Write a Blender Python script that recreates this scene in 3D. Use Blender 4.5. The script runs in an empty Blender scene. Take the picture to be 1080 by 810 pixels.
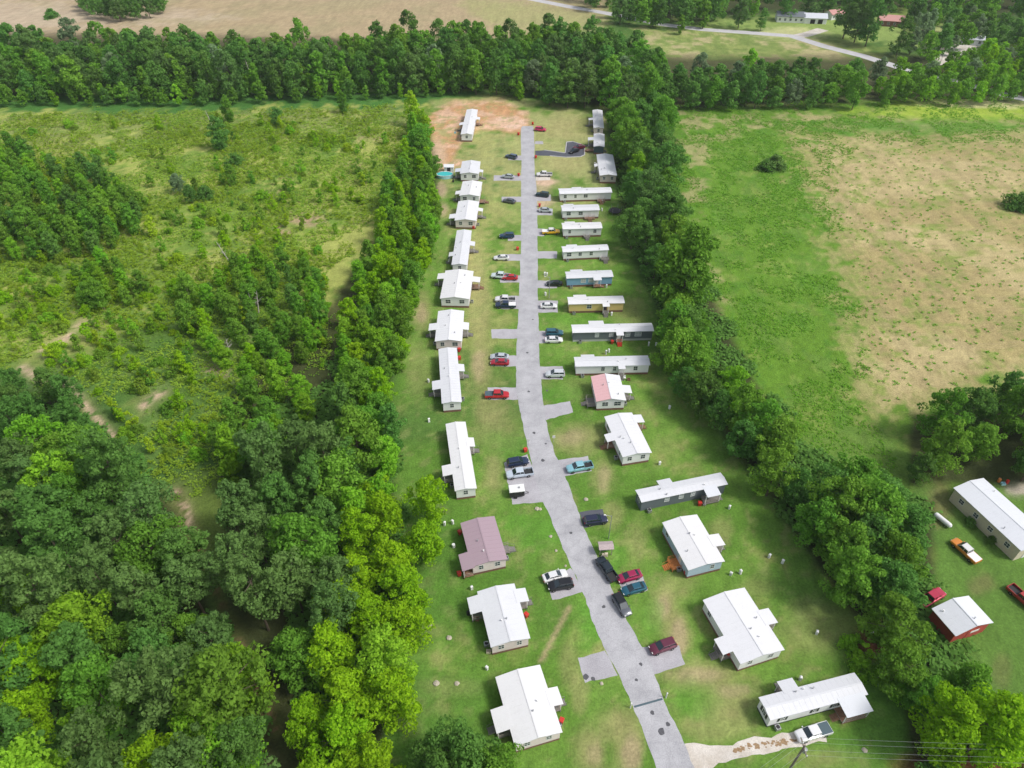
import bpy, math, random
import numpy as np
from mathutils import Vector, Matrix
R = math.radians
scene = bpy.context.scene
col = scene.collection
# ------------------------------------------------------------------ camera, light, exposure
CAM_H, PITCH, FPX = 112.0, 41.0, 750.0
cd = bpy.data.cameras.new('camera'); cam = bpy.data.objects.new('camera', cd); col.objects.link(cam)
cam.location = (0, 0, CAM_H); cam.rotation_euler = (R(90-PITCH), 0, 0)
cd.sensor_width = 36; cd.lens = FPX/1080*36; cd.clip_start = 1; cd.clip_end = 6000
scene.camera = cam
SUN_EL, SUN_AZ = 52.0, 108.0            # azimuth measured clockwise from +Y
w = bpy.data.worlds.new('World'); scene.world = w; w.use_nodes = True
nt = w.node_tree; bg = nt.nodes['Background']
sky = nt.nodes.new('ShaderNodeTexSky'); sky.sky_type = 'NISHITA'; sky.sun_disc = False
sky.sun_elevation = R(SUN_EL); sky.sun_rotation = R(SUN_AZ); sky.dust_density = 3.0; sky.ozone_density = 1.0
hs = nt.nodes.new('ShaderNodeHueSaturation'); hs.inputs['Saturation'].default_value = 0.45
nt.links.new(sky.outputs[0], hs.inputs['Color']); nt.links.new(hs.outputs[0], bg.inputs[0]); bg.inputs[1].default_value = 0.135
sd = bpy.data.lights.new('sun', 'SUN'); sd.energy = 2.0; sd.angle = R(12); sd.color = (1, 0.96, 0.9)
so = bpy.data.objects.new('sun', sd); col.objects.link(so)
az, el = R(SUN_AZ), R(SUN_EL)
tosun = Vector((math.sin(az)*math.cos(el), math.cos(az)*math.cos(el), math.sin(el)))
so.rotation_euler = tosun.to_track_quat('Z', 'Y').to_euler(); so.location = (80, 40, 150)
vs = scene.view_settings; vs.view_transform = 'Standard'; vs.look = 'None'; vs.gamma = 1; vs.use_curve_mapping = False
vs.exposure = 0.42
# ------------------------------------------------------------------ survey: photo pixel -> place on the land
_c, _s = math.cos(R(PITCH)), math.sin(R(PITCH))
def P(x, y, z=0.0):
    u = (x-540)/FPX; v = (405-y)/FPX
    t = (CAM_H-z)/(_s - v*_c)
    return Vector((u*t, (_c+v*_s)*t, z))
def to_px(X, Y, Z=0.0):
    d = Y*_c - (Z-CAM_H)*_s
    d = np.maximum(d, 5.0)
    upv = Y*_s + (Z-CAM_H)*_c
    return 540+FPX*X/d, 405-FPX*upv/d
def Zm(x0, y0, zx, zy, s=3.857): return (x0+zx/s, y0+zy/s)
rng = np.random.default_rng(7); random.seed(7)
# ------------------------------------------------------------------ numpy value noise
_perm = np.random.default_rng(3).random((256, 256))
def vnoise(x, y):
    xi = np.floor(x).astype(int); yi = np.floor(y).astype(int); fx = x-xi; fy = y-yi
    fx = fx*fx*(3-2*fx); fy = fy*fy*(3-2*fy)
    a = _perm[xi & 255, yi & 255]; b = _perm[(xi+1) & 255, yi & 255]
    c = _perm[xi & 255, (yi+1) & 255]; d = _perm[(xi+1) & 255, (yi+1) & 255]
    return (a*(1-fx)+b*fx)*(1-fy)+(c*(1-fx)+d*fx)*fy
def fbm(x, y, sc, o=4, off=0.0):
    t = 0; a = 0.5; n = 0
    for i in range(o):
        t = t+a*vnoise(x/sc+off+17.3*i, y/sc-off+9.1*i); n += a; a *= 0.55; sc = sc/2.03
    return t/n
def sstep(a, b, x):
    t = np.clip((x-a)/(b-a), 0, 1); return t*t*(3-2*t)
def sdist(px, py, poly):
    """signed distance, positive inside"""
    d = np.full(np.shape(px), 1e9); ins = np.zeros(np.shape(px), bool); n = len(poly)
    for i in range(n):
        ax, ay = poly[i]; bx, by = poly[(i+1) % n]
        ex, ey = bx-ax, by-ay; L = ex*ex+ey*ey+1e-9
        t = np.clip(((px-ax)*ex+(py-ay)*ey)/L, 0, 1)
        d = np.minimum(d, np.hypot(px-ax-t*ex, py-ay-t*ey))
        c = ((ay > py) != (by > py)) & (px < (bx-ax)*(py-ay)/(by-ay+1e-12)+ax)
        ins ^= c
    return np.where(ins, d, -d)
def wpoly(poly, z=0.0): return [tuple(P(x, y, z)[:2]) for x, y in poly]
# ------------------------------------------------------------------ materials
MATS = {}
def mat(name, c, rough=0.6, metal=0.0, var=0.0, scale=3.0, bump=0.0, spec=None, stretch=None, rand=0.0, transl=0.0):
    if name in MATS: return MATS[name]
    m = bpy.data.materials.new(name); m.use_nodes = True; t = m.node_tree; b = t.nodes['Principled BSDF']
    b.inputs['Base Color'].default_value = (*c, 1); b.inputs['Roughness'].default_value = rough; b.inputs['Metallic'].default_value = metal
    if spec is not None: b.inputs['Specular IOR Level'].default_value = spec
    out = None
    if var or bump:
        tc = t.nodes.new('ShaderNodeTexCoord'); mp = t.nodes.new('ShaderNodeMapping')
        if stretch: mp.inputs['Scale'].default_value = stretch
        n = t.nodes.new('ShaderNodeTexNoise'); n.inputs['Scale'].default_value = scale; n.inputs['Detail'].default_value = 5
        t.links.new(tc.outputs['Object'], mp.inputs[0]); t.links.new(mp.outputs[0], n.inputs[0])
        mr = t.nodes.new('ShaderNodeMapRange'); mr.inputs[1].default_value = .25; mr.inputs[2].default_value = .75
        mr.inputs[3].default_value = 1-var; mr.inputs[4].default_value = 1+var*0.7
        t.links.new(n.outputs[0], mr.inputs[0])
        mx = t.nodes.new('ShaderNodeVectorMath'); mx.operation = 'SCALE'; mx.inputs[0].default_value = c
        t.links.new(mr.outputs[0], mx.inputs['Scale']); t.links.new(mx.outputs[0], b.inputs['Base Color']); out = mx.outputs[0]
        if bump:
            bn = t.nodes.new('ShaderNodeBump'); bn.inputs['Strength'].default_value = bump; bn.inputs['Distance'].default_value = .1
            t.links.new(n.outputs[0], bn.inputs['Height']); t.links.new(bn.outputs[0], b.inputs['Normal'])
    if rand:
        oi = t.nodes.new('ShaderNodeObjectInfo'); h = t.nodes.new('ShaderNodeHueSaturation')
        if out: t.links.new(out, h.inputs['Color'])
        else: h.inputs['Color'].default_value = (*c, 1)
        a = t.nodes.new('ShaderNodeMapRange'); a.inputs[3].default_value = 1-rand; a.inputs[4].default_value = 1+rand
        t.links.new(oi.outputs['Random'], a.inputs[0]); t.links.new(a.outputs[0], h.inputs['Value'])
        k = t.nodes.new('ShaderNodeMath'); k.operation = 'MULTIPLY'; k.inputs[1].default_value = 7.31
        f = t.nodes.new('ShaderNodeMath'); f.operation = 'FRACT'; t.links.new(oi.outputs['Random'], k.inputs[0]); t.links.new(k.outputs[0], f.inputs[0])
        a2 = t.nodes.new('ShaderNodeMapRange'); a2.inputs[3].default_value = .5-rand*.07; a2.inputs[4].default_value = .5+rand*.08
        t.links.new(f.outputs[0], a2.inputs[0]); t.links.new(a2.outputs[0], h.inputs['Hue']); t.links.new(h.outputs[0], b.inputs['Base Color']); out = h.outputs[0]
    if transl:
        tr = t.nodes.new('ShaderNodeBsdfTranslucent'); ms = t.nodes.new('ShaderNodeMixShader'); ms.inputs[0].default_value = transl
        if out: t.links.new(out, tr.inputs[0])
        else: tr.inputs[0].default_value = (*c, 1)
        o = t.nodes['Material Output']
        t.links.new(b.outputs[0], ms.inputs[1]); t.links.new(tr.outputs[0], ms.inputs[2]); t.links.new(ms.outputs[0], o.inputs[0])
    MATS[name] = m; return m
def roof_mat(name, c, metal=0.0, dirt=(.45, .44, .42)):
    if name in MATS: return MATS[name]
    m = bpy.data.materials.new(name); m.use_nodes = True; t = m.node_tree; b = t.nodes['Principled BSDF']
    b.inputs['Roughness'].default_value = .5; b.inputs['Metallic'].default_value = metal
    tc = t.nodes.new('ShaderNodeTexCoord')
    n = t.nodes.new('ShaderNodeTexNoise'); n.inputs['Scale'].default_value = .45; n.inputs['Detail'].default_value = 8; n.inputs['Roughness'].default_value = .65
    t.links.new(tc.outputs['Object'], n.inputs[0])
    n2 = t.nodes.new('ShaderNodeTexNoise'); n2.inputs['Scale'].default_value = 6; n2.inputs['Detail'].default_value = 4; t.links.new(tc.outputs['Object'], n2.inputs[0])
    ad = t.nodes.new('ShaderNodeMath'); ad.operation = 'ADD'; t.links.new(n.outputs[0], ad.inputs[0]); t.links.new(n2.outputs[0], ad.inputs[1])
    r = t.nodes.new('ShaderNodeMapRange'); r.inputs[1].default_value = 1.0; r.inputs[2].default_value = 1.5; r.inputs[3].default_value = 0; r.inputs[4].default_value = .38
    t.links.new(ad.outputs[0], r.inputs[0])
    mx = t.nodes.new('ShaderNodeMix'); mx.data_type = 'RGBA'; mx.inputs[6].default_value = (*c, 1); mx.inputs[7].default_value = (*[c[i]*.45+dirt[i]*.3 for i in range(3)], 1)
    t.links.new(r.outputs[0], mx.inputs[0]); t.links.new(mx.outputs[2], b.inputs['Base Color'])
    MATS[name] = m; return m
M = dict(
 white_roof=roof_mat('white_roof', (.65, .655, .68)), white_roof_b=roof_mat('white_roof_b', (.6, .61, .64), dirt=(.35, .33, .3)), white_roof_c=roof_mat('white_roof_c', (.66, .66, .67), dirt=(.4, .33, .27)), grey_roof=roof_mat('grey_roof', (.55, .57, .62)), galv=roof_mat('galv', (.6, .62, .66)),
 pink_roof=roof_mat('pink_roof', (.66, .4, .41)), plum_roof=roof_mat('plum_roof', (.34, .25, .29)), slate_roof=roof_mat('slate_roof', (.13, .15, .17)),
 rust_roof=roof_mat('rust_roof', (.5, .25, .22)),
 white_wall=mat('white_wall', (.78, .78, .79), .6, var=.06, scale=8, stretch=(1, 1, 6)), cream=mat('cream', (.6, .53, .42), .7, var=.1),
 beige=mat('beige', (.5, .44, .4), .7, var=.08), blue=mat('blue', (.2, .38, .55), .6, var=.06, scale=8, stretch=(.3, .3, 8)),
 yellow=mat('yellow', (.66, .5, .2), .6, var=.06, scale=8, stretch=(.3, .3, 8)), grey=mat('grey', (.13, .15, .175), .6, var=.08, scale=8, stretch=(.3, .3, 8)),
 slate=mat('slate', (.06, .1, .12), .6), lightblue=mat('lightblue', (.42, .52, .64), .6, var=.05), redwall=mat('redwall', (.4, .06, .05), .6, var=.2, scale=2),
 pinkwall=mat('pinkwall', (.74, .64, .63), .6, var=.08), skirt=mat('skirt', (.2, .1, .075), .8, var=.3, scale=5), dark_skirt=mat('dark_skirt', (.03, .03, .035), .8),
 white_skirt=mat('white_skirt', (.45, .46, .46), .8), trim=mat('trim', (.75, .75, .75), .5), pane=mat('pane', (.04, .055, .07), .12, spec=.8),
 pale_pane=mat('pale_pane', (.4, .43, .46), .2), shutter=mat('shutter', (.02, .02, .03), .5), door=mat('door', (.7, .7, .7), .5), dark_door=mat('dark_door', (.05, .04, .05), .5),
 deck=mat('deck', (.2, .19, .175), .85, var=.35, scale=6, stretch=(1, 8, 1)), brown_deck=mat('brown_deck', (.24, .13, .08), .8, var=.3, scale=6, stretch=(1, 8, 1)),
 orange_deck=mat('orange_deck', (.55, .2, .05), .8, var=.3, scale=4), porch_wood=mat('porch_wood', (.3, .27, .23), .8, var=.2),
 metal=mat('metal', (.4, .41, .42), .4, .6), dark=mat('dark', (.02, .02, .022), .7), red=mat('red', (.5, .03, .02), .5), white=mat('white', (.72, .72, .72), .5),
 tyre=mat('tyre', (.015, .015, .016), .85), rim=mat('rim', (.4, .4, .42), .35, .8), glass=mat('car_glass', (.02, .035, .045), .08, spec=.9),
 lamp_w=mat('lamp_w', (.7, .7, .68), .2), lamp_r=mat('lamp_r', (.4, .01, .01), .3), bark=mat('bark', (.11, .085, .06), .9, var=.3, scale=4),
 dead=mat('dead', (.4, .37, .33), .9, var=.2, scale=4), rock=mat('rock', (.42, .38, .3), .9, var=.25, scale=4, bump=.4), pole=mat('pole', (.2, .17, .14), .9, var=.2),
 water=mat('water', (.03, .42, .42), .08), pool_wall=mat('pool_wall', (.35, .6, .66), .4), blackmesh=mat('blackmesh', (.02, .02, .025), .8),
)
# ------------------------------------------------------------------ object helpers
def tag(o, label=None, cat=None, group=None, kind=None):
    if label: o['label'] = label
    if cat: o['category'] = cat
    if group: o['group'] = group
    if kind: o['kind'] = kind
    return o
def empty(name, loc, rz=0.0, label=None, cat=None, group=None):
    o = bpy.data.objects.new(name, None); col.objects.link(o); o.location = loc; o.rotation_euler = (0, 0, rz); o.empty_display_size = .3
    return tag(o, label, cat, group)
class MB:
    def __init__(s, f=None): s.v = []; s.q = []; s.f = f or (lambda x, y, z: (x, y, z))
    def add(s, vs_, fs):
        n = len(s.v); s.v += [tuple(s.f(*v)) for v in vs_]; s.q += [tuple(i+n for i in f) for f in fs]; return s
    def box(s, x0, x1, y0, y1, z0, z1):
        return s.add([(x0, y0, z0), (x1, y0, z0), (x1, y1, z0), (x0, y1, z0), (x0, y0, z1), (x1, y0, z1), (x1, y1, z1), (x0, y1, z1)],
                     [(0, 3, 2, 1), (4, 5, 6, 7), (0, 1, 5, 4), (1, 2, 6, 5), (2, 3, 7, 6), (3, 0, 4, 7)])
    def bar(s, a, b, r, r2=None, n=6):
        a = Vector(a); b = Vector(b); r2 = r if r2 is None else r2; d = (b-a)
        if d.length < 1e-6: return s
        q = d.to_track_quat('Z', 'Y'); vs_ = []
        for p, rr in ((a, r), (b, r2)):
            for i in range(n):
                an = 2*math.pi*i/n; vs_.append(tuple(p+q @ Vector((math.cos(an)*rr, math.sin(an)*rr, 0))))
        fs = [(i, (i+1) % n, n+(i+1) % n, n+i) for i in range(n)]+[tuple(range(n-1, -1, -1)), tuple(range(n, 2*n))]
        return s.add(vs_, fs)
    def lathe(s, prof, c=(0, 0, 0), n=12, ax='z'):
        vs_ = []
        for r, z in prof:
            for i in range(n):
                an = 2*math.pi*i/n; p = (r*math.cos(an), r*math.sin(an), z)
                if ax == 'y': p = (p[0], z, p[1])
                if ax == 'x': p = (z, p[0], p[1])
                vs_.append((p[0]+c[0], p[1]+c[1], p[2]+c[2]))
        fs = []
        for k in range(len(prof)-1):
            for i in range(n): fs.append((k*n+i, k*n+(i+1) % n, (k+1)*n+(i+1) % n, (k+1)*n+i))
        fs += [tuple(range(n-1, -1, -1)), tuple(range((len(prof)-1)*n, len(prof)*n))]
        return s.add(vs_, fs)
    def loft(s, rings):
        n = len(rings[0]); vs_ = [p for r in rings for p in r]; fs = []
        for k in range(len(rings)-1):
            for i in range(n): fs.append((k*n+i, k*n+(i+1) % n, (k+1)*n+(i+1) % n, (k+1)*n+i))
        fs += [tuple(range(n-1, -1, -1)), tuple(range((len(rings)-1)*n, len(rings)*n))]
        return s.add(vs_, fs)
    def build(s, name, m, parent=None, smooth=False, loc=None):
        me = bpy.data.meshes.new(name); me.from_pydata(s.v, [], s.q); me.materials.append(m)
        if smooth: me.polygons.foreach_set('use_smooth', [True]*len(me.polygons))
        me.update(); o = bpy.data.objects.new(name, me); col.objects.link(o)
        if parent: o.parent = parent
        if loc: o.location = loc
        return o
def np_mesh(name, verts, quads, m):
    me = bpy.data.meshes.new(name); nv = len(verts); nq = len(quads); k = quads.shape[1]
    me.vertices.add(nv); me.vertices.foreach_set('co', verts.astype(np.float32).ravel())
    me.loops.add(nq*k); me.loops.foreach_set('vertex_index', quads.astype(np.int32).ravel())
    me.polygons.add(nq); me.polygons.foreach_set('loop_start', np.arange(0, nq*k, k, dtype=np.int32)); me.polygons.foreach_set('loop_total', np.full(nq, k, dtype=np.int32))
    if m: me.materials.append(m)
    me.update(calc_edges=True); return me
# ================================================================== GROUND
def lines(a, b, segs):
    out = []
    for (lo, hi, st) in segs: out += list(np.arange(lo, hi, st))
    return np.array([a]+out+[b])
gx = np.concatenate([[-2500, -1500, -900, -600, -450], np.arange(-380, -110, 1.8), np.arange(-110, 130, .75), np.arange(130, 400, 1.8), [460, 600, 900, 1500, 2500]])
gy = np.concatenate([[-600, -200, -60, 0], np.arange(20, 210, .75), np.arange(210, 400, 1.1), np.arange(400, 560, 2.0), [600, 700, 900, 1300, 2000, 3000]])
GX, GY = np.meshgrid(gx, gy); X = GX.ravel(); Y = GY.ravel()
px, py = to_px(X, Y)
n1 = fbm(X, Y, 18, 5); n2 = fbm(X, Y, 5, 4, 31.); n3 = fbm(X, Y, 1.8, 3, 77.); n4 = fbm(X, Y, 40, 4, 5.)
def C(r, g, b): return np.array([r, g, b])
colr = np.zeros((len(X), 3))
def lay(color, mask):
    global colr
    mask = np.clip(mask, 0, 1)[:, None]; colr = colr*(1-mask)+np.asarray(color)*mask
def soft(poly, s=6.0, wob=6.0, nz=None):
    nz = n2 if nz is None else nz
    return sstep(-s, s, sdist(px, py, poly)+(nz-.5)*wob*4)
def ell(x, y, rx, ry, a=1.0, edge=.5, wob=1.2):
    d = np.hypot((px-x)/rx, (py-y)/ry)+(n2-.5)*wob+(n3-.5)*wob*.6
    return a*(1-sstep(1-edge, 1+edge, d))
# wild meadow base
lay(C(.075, .15, .03), np.ones(len(X)))
lay(C(.14, .2, .045), sstep(.45, .62, n1)); lay(C(.05, .115, .025), sstep(.5, .65, n2)*.8)
# left meadow: yellow green weeds with straw
MEADOW = [(-400, 95), (470, 95), (440, 200), (380, 330), (330, 420), (240, 470), (170, 480), (100, 400), (-100, 380), (-400, 300)]
mm = soft(MEADOW, 10)
lay(C(.15, .25, .04), mm*.8); lay(C(.19, .28, .045), mm*sstep(.35, .6, n2)*.9); lay(C(.34, .36, .1), mm*sstep(.44, .6, n1*.6+n3*.4)*.85)
lay(C(.2, .24, .075), soft([(-400, 110), (450, 105), (430, 140), (250, 150), (-400, 165)], 6)*sstep(.35, .6, n2)*.8)
lay(C(.36, .27, .16), (ell(320, 232, 22, 7)+ell(300, 245, 10, 5)+ell(330, 215, 12, 4, .6)+ell(290, 205, 10, 6, .5)+ell(375, 175, 14, 6, .5)+ell(390, 145, 16, 7, .6))*sstep(.3, .6, n3))
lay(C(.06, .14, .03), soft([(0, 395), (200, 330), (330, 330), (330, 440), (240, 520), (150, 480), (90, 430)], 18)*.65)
lay(C(.1, .15, .03), soft([(180, 500), (235, 490), (245, 560), (215, 580)], 8)*.7)
# green strip in front of far hedgerow
lay(C(.06, .16, .03), soft([(-400, 98), (150, 98), (380, 92), (470, 92), (600, 100), (640, 122), (560, 124), (500, 108), (400, 112), (200, 116), (-400, 122)], 4))
# upper field (dry straw)
UP = [(-1500, -120), (640, -120), (640, 22), (560, 40), (400, 50), (-1500, 70)]
lay(C(.37, .29, .175), soft(UP, 8)); lay(C(.29, .25, .14), soft(UP, 8)*sstep(.42, .65, n1)*.7); lay(C(.3, .32, .12), soft([(480, -5), (640, 10), (640, 40), (520, 30)], 10)*.6)
lay(C(.47, .38, .29), soft([(-500, 2), (60, 2), (250, 18), (60, 30), (-500, 40)], 8)*.6)
# upper right area
lay(C(.24, .29, .085), soft([(670, 30), (760, 27), (900, 45), (1000, 100), (900, 115), (700, 100)], 6)*(.5+.5*sstep(.35, .6, n2)))
lay(C(.4, .34, .19), soft([(670, 30), (850, 32), (930, 90), (700, 70)], 6)*sstep(.45, .62, n1*.5+n2*.5)*.85)
lay(C(.22, .3, .08), soft([(700, 22), (1000, 10), (1000, 50), (760, 30)], 4))
lay(C(.42, .43, .2), (ell(835, 35, 30, 6)+ell(1000, 35, 30, 8, .7)+ell(925, 85, 18, 10, .6)))
lay(C(.5, .44, .38), ell(1000, 55, 20, 7, .9)+ell(970, 72, 9, 5, .9)+ell(1025, 45, 12, 5, .8))
# right pasture
RF = [(706, 108), (900, 104), (1300, 98), (1500, 420), (1000, 520), (900, 530), (830, 470), (780, 380), (740, 300), (712, 200)]
rf = soft(RF, 6, 3); st3 = fbm(X*.5+Y*.25, Y*.3-X*.5, 2.2, 3, 13.); lay(C(.11, .22, .024), rf); lay(C(.2, .27, .06), rf*sstep(.48, .64, n2*.5+st3*.5)*.8); lay(C(.075, .19, .02), rf*sstep(.5, .62, st3)*.6)
TAN = [(850, 150), (900, 140), (1010, 140), (1300, 150), (1500, 420), (1040, 400), (970, 430), (920, 430), (905, 360), (905, 300), (880, 230), (858, 190)]
tn = sstep(-26, 20, sdist(px, py, TAN)+(n2-.5)*60+(n3-.5)*50)
lay(C(.36, .295, .135), tn*.97); lay(C(.42, .35, .18), tn*sstep(.45, .62, n1)*.8); lay(C(.27, .27, .1), tn*sstep(.48, .62, n2)*.7); lay(C(.2, .26, .06), tn*sstep(.56, .64, n2*.5+n3*.5)*.8); lay(C(.3, .24, .12), tn*sstep(.5, .6, fbm(X, Y*.35, 2.5, 3, 8.))*.4)
lay(C(.36, .3, .16), soft([(715, 120), (760, 125), (1000, 118), (980, 132), (800, 135), (745, 150), (740, 260), (770, 330), (760, 350), (735, 300), (716, 220)], 6)*sstep(.42, .6, n2)*.6)
lay(C(.3, .4, .05), ell(1010, 118, 90, 10, .9)); lay(C(.5, .45, .25), ell(1040, 110, 60, 4, .8)); lay(C(.1, .235, .03), ell(980, 133, 110, 8, .7))
lay(C(.12, .2, .04), ell(900, 490, 70, 40, .7))
for rr in (70, 74, 118, 122):
    d = np.hypot((px-1040)/1.4, (py-245)/1.0); lay(C(.34, .27, .15), tn*np.exp(-((d-rr)/1.2)**2)*.35)
# right farm yard
lay(C(.1, .19, .035), soft([(960, 512), (1300, 500), (1300, 900), (1010, 810), (990, 700), (985, 620), (985, 560)], 8)); lay(C(.18, .16, .07), ell(990, 530, 16, 20, .7)+ell(1035, 615, 14, 12, .6)+ell(1055, 705, 10, 20, .4))
lay(C(.42, .36, .3), ell(1085, 515, 26, 9, .9))
# ---- the park lawn
LAWN = [(455, 108), (520, 100), (600, 112), (640, 120), (648, 200), (660, 260), (690, 330), (700, 380), (740, 430), (790, 500), (850, 580), (905, 660), (960, 730), (985, 790), (1000, 1000),
        (380, 1000), (412, 760), (430, 640), (418, 560), (405, 460), (430, 330), (455, 250), (468, 190), (455, 150)]
lw = soft(LAWN, 5, 2); lay(C(.105, .215, .03), lw)
lay(C(.14, .255, .042), lw*sstep(.42, .65, n1)*.9); lay(C(.085, .16, .038), lw*sstep(.5, .68, n4)*.7); lay(C(.18, .25, .06), lw*sstep(.52, .7, n3*.5+n2*.5)*.6); lay(C(.24, .25, .1), lw*sstep(.6, .74, n3)*.4)
dry = sstep(.55, .72, n1*.45+n2*.35+n3*.2+.0)
lay(C(.31, .31, .11), lw*dry*.55)
far_park = lw*sstep(270, 170, py); lay(C(.33, .33, .14), far_park*sstep(.36, .56, n2*.5+n1*.5)*.8*(px < 640))
far_p2 = lw*sstep(470, 300, py)*sstep(555, 535, px)*sstep(460, 480, px); lay(C(.3, .31, .11), far_p2*sstep(.4, .6, n2*.6+n3*.4)*.75)
for e in [(505, 330, 12, 40, .7), (500, 280, 10, 30, .7), (508, 385, 10, 30, .75), (515, 430, 14, 16, .6), (525, 455, 26, 20, .45), (445, 330, 10, 22, .6), (440, 390, 12, 30, .4), (520, 500, 10, 24, .7), (545, 575, 5, 20, .4),
          (608, 465, 26, 16, .65), (635, 500, 12, 20, .55), (645, 545, 12, 14, .6), (600, 530, 8, 10, .5), (672, 570, 10, 22, .5), (700, 640, 14, 24, .75), (714, 665, 12, 26, .75), (712, 620, 20, 16, .4), (760, 560, 12, 12, .5),
          (740, 715, 40, 16, .75), (770, 740, 30, 16, .7), (755, 765, 40, 16, .6), (800, 620, 20, 10, .4), (860, 665, 35, 28, .5), (850, 640, 20, 12, .4), (865, 560, 10, 10, .2), (675, 435, 16, 10, .3), (700, 470, 12, 8, .3),
          (600, 695, 10, 24, .5), (612, 730, 8, 20, .6), (622, 790, 18, 24, .75), (660, 780, 16, 30, .75), (645, 765, 14, 18, .5), (470, 725, 26, 10, .5), (455, 665, 16, 8, .4), (575, 400, 8, 10, .3), (590, 350, 10, 8, .3), (610, 408, 20, 10, .3),
          (600, 135, 30, 12, .7), (595, 172, 22, 10, .6), (660, 330, 20, 14, .5), (680, 385, 10, 10, .4), (870, 800, 40, 8, .4), (465, 360, 6, 30, .3), (575, 295, 5, 10, .4)]:
    lay(C(.35, .31, .14), ell(*e)*lw*.85)
for e in [(700, 640, 7, 14, .7), (715, 672, 7, 18, .7), (738, 712, 26, 8, .6), (775, 728, 18, 8, .5), (638, 502, 6, 12, .5), (605, 462, 14, 8, .5), (628, 795, 9, 12, .5), (665, 795, 10, 18, .7), (505, 385, 5, 18, .5), (445, 330, 5, 10, .6)]:
    lay(C(.42, .31, .2), ell(*e)*lw)
lay(C(.08, .2, .03), lw*sstep(400, 520, py)*(ell(480, 620, 60, 60, .35)+ell(455, 770, 50, 60, .45)+ell(850, 620, 40, 40, .3)+ell(930, 760, 40, 40, .55)+ell(580, 650, 26, 22, .3)))  # darker lawn patches; tree shade by the right hedgerow is put into the colour
lay(C(.1, .28, .03), lw*(ell(620, 660, 16, 26, .6)+ell(560, 560, 30, 20, .5)+ell(645, 590, 14, 20, .5)+ell(690, 650, 10, 18, .5)+ell(730, 740, 26, 22, .45)+ell(545, 470, 30, 14, .4)+ell(620, 340, 40, 12, .3)+ell(590, 415, 24, 10, .4)))
lay(C(.07, .15, .025), lw*.14*sstep(300, 420, py))
# worn foot line to road and by road edge
d = np.abs(sdist(px, py, [(601, 641), (571, 697), (570, 697), (600, 640)])); lay(C(.38, .3, .17), np.exp(-(d/2.2)**2)*.8*lw)
# red clay bank, top left of the park
CLAY = [(452, 122), (480, 108), (530, 106), (556, 120), (560, 140), (548, 142), (508, 136), (486, 150), (478, 168), (492, 172), (462, 180), (456, 150)]
cl = soft(CLAY, 4, 2); lay(C(.52, .28, .15), cl*.9); lay(C(.62, .44, .33), cl*sstep(.45, .62, n2)*.6+ell(535, 130, 20, 6, .7)*cl); lay(C(.3, .3, .12), cl*sstep(.52, .66, n3*.5+n1*.5)*.8)
lay(C(.5, .36, .25), ell(462, 165, 8, 16, .8)+ell(466, 200, 5, 7, .7)+ell(452, 235, 6, 16, .4)+ell(468, 222, 5, 6, .6))
lay(C(.55, .4, .28), (ell(575, 192, 12, 3, .7)+ell(573, 214, 10, 5, .7)+ell(572, 196, 8, 9, .5)))
# woodland floors
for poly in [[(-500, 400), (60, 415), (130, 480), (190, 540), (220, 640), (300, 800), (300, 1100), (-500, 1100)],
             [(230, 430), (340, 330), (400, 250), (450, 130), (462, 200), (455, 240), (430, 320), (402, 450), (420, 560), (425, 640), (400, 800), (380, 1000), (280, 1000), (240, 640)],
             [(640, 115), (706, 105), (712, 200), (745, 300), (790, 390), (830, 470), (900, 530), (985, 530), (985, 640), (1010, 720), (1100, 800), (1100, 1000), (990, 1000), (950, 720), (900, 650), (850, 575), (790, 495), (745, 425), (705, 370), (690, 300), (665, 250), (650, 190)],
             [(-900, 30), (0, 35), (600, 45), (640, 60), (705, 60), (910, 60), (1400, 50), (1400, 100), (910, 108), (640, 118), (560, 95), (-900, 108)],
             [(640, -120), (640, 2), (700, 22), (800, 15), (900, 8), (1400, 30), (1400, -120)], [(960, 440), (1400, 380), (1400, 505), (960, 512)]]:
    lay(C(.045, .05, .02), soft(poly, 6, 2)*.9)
# dark shady track between the woods, red soil patches
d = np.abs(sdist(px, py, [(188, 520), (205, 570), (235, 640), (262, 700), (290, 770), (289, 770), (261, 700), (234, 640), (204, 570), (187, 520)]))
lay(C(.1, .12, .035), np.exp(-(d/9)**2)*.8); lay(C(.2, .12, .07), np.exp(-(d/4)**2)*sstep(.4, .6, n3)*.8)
lay(C(.15, .06, .035), ell(922, 682, 20, 16, .95)+ell(1040, 806, 60, 12, .8)+ell(960, 806, 20, 10, .6))
# pale sandy track, left
for seg in [[(88, 340), (70, 356), (45, 372)], [(25, 388), (42, 400), (60, 402), (82, 418), (105, 445), (122, 462)], [(150, 428), (172, 412)], [(185, 520), (196, 535), (200, 555)], [(220, 388), (245, 395)]]:
    poly = seg+[(a+.4, b+.4) for a, b in seg[::-1]]
    d = np.abs(sdist(px, py, poly)); lay(C(.48, .36, .25), np.exp(-(d/4.0)**2)*sstep(.3, .5, n3*.7+n2*.3))
    lay(C(.24, .24, .1), np.exp(-(d/10.0)**2)*.4*(1-np.exp(-(d/4.0)**2)))
lay(C(.45, .45, .45), ell(-2, 775, 8, 26, .9, .2, .3))
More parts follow.
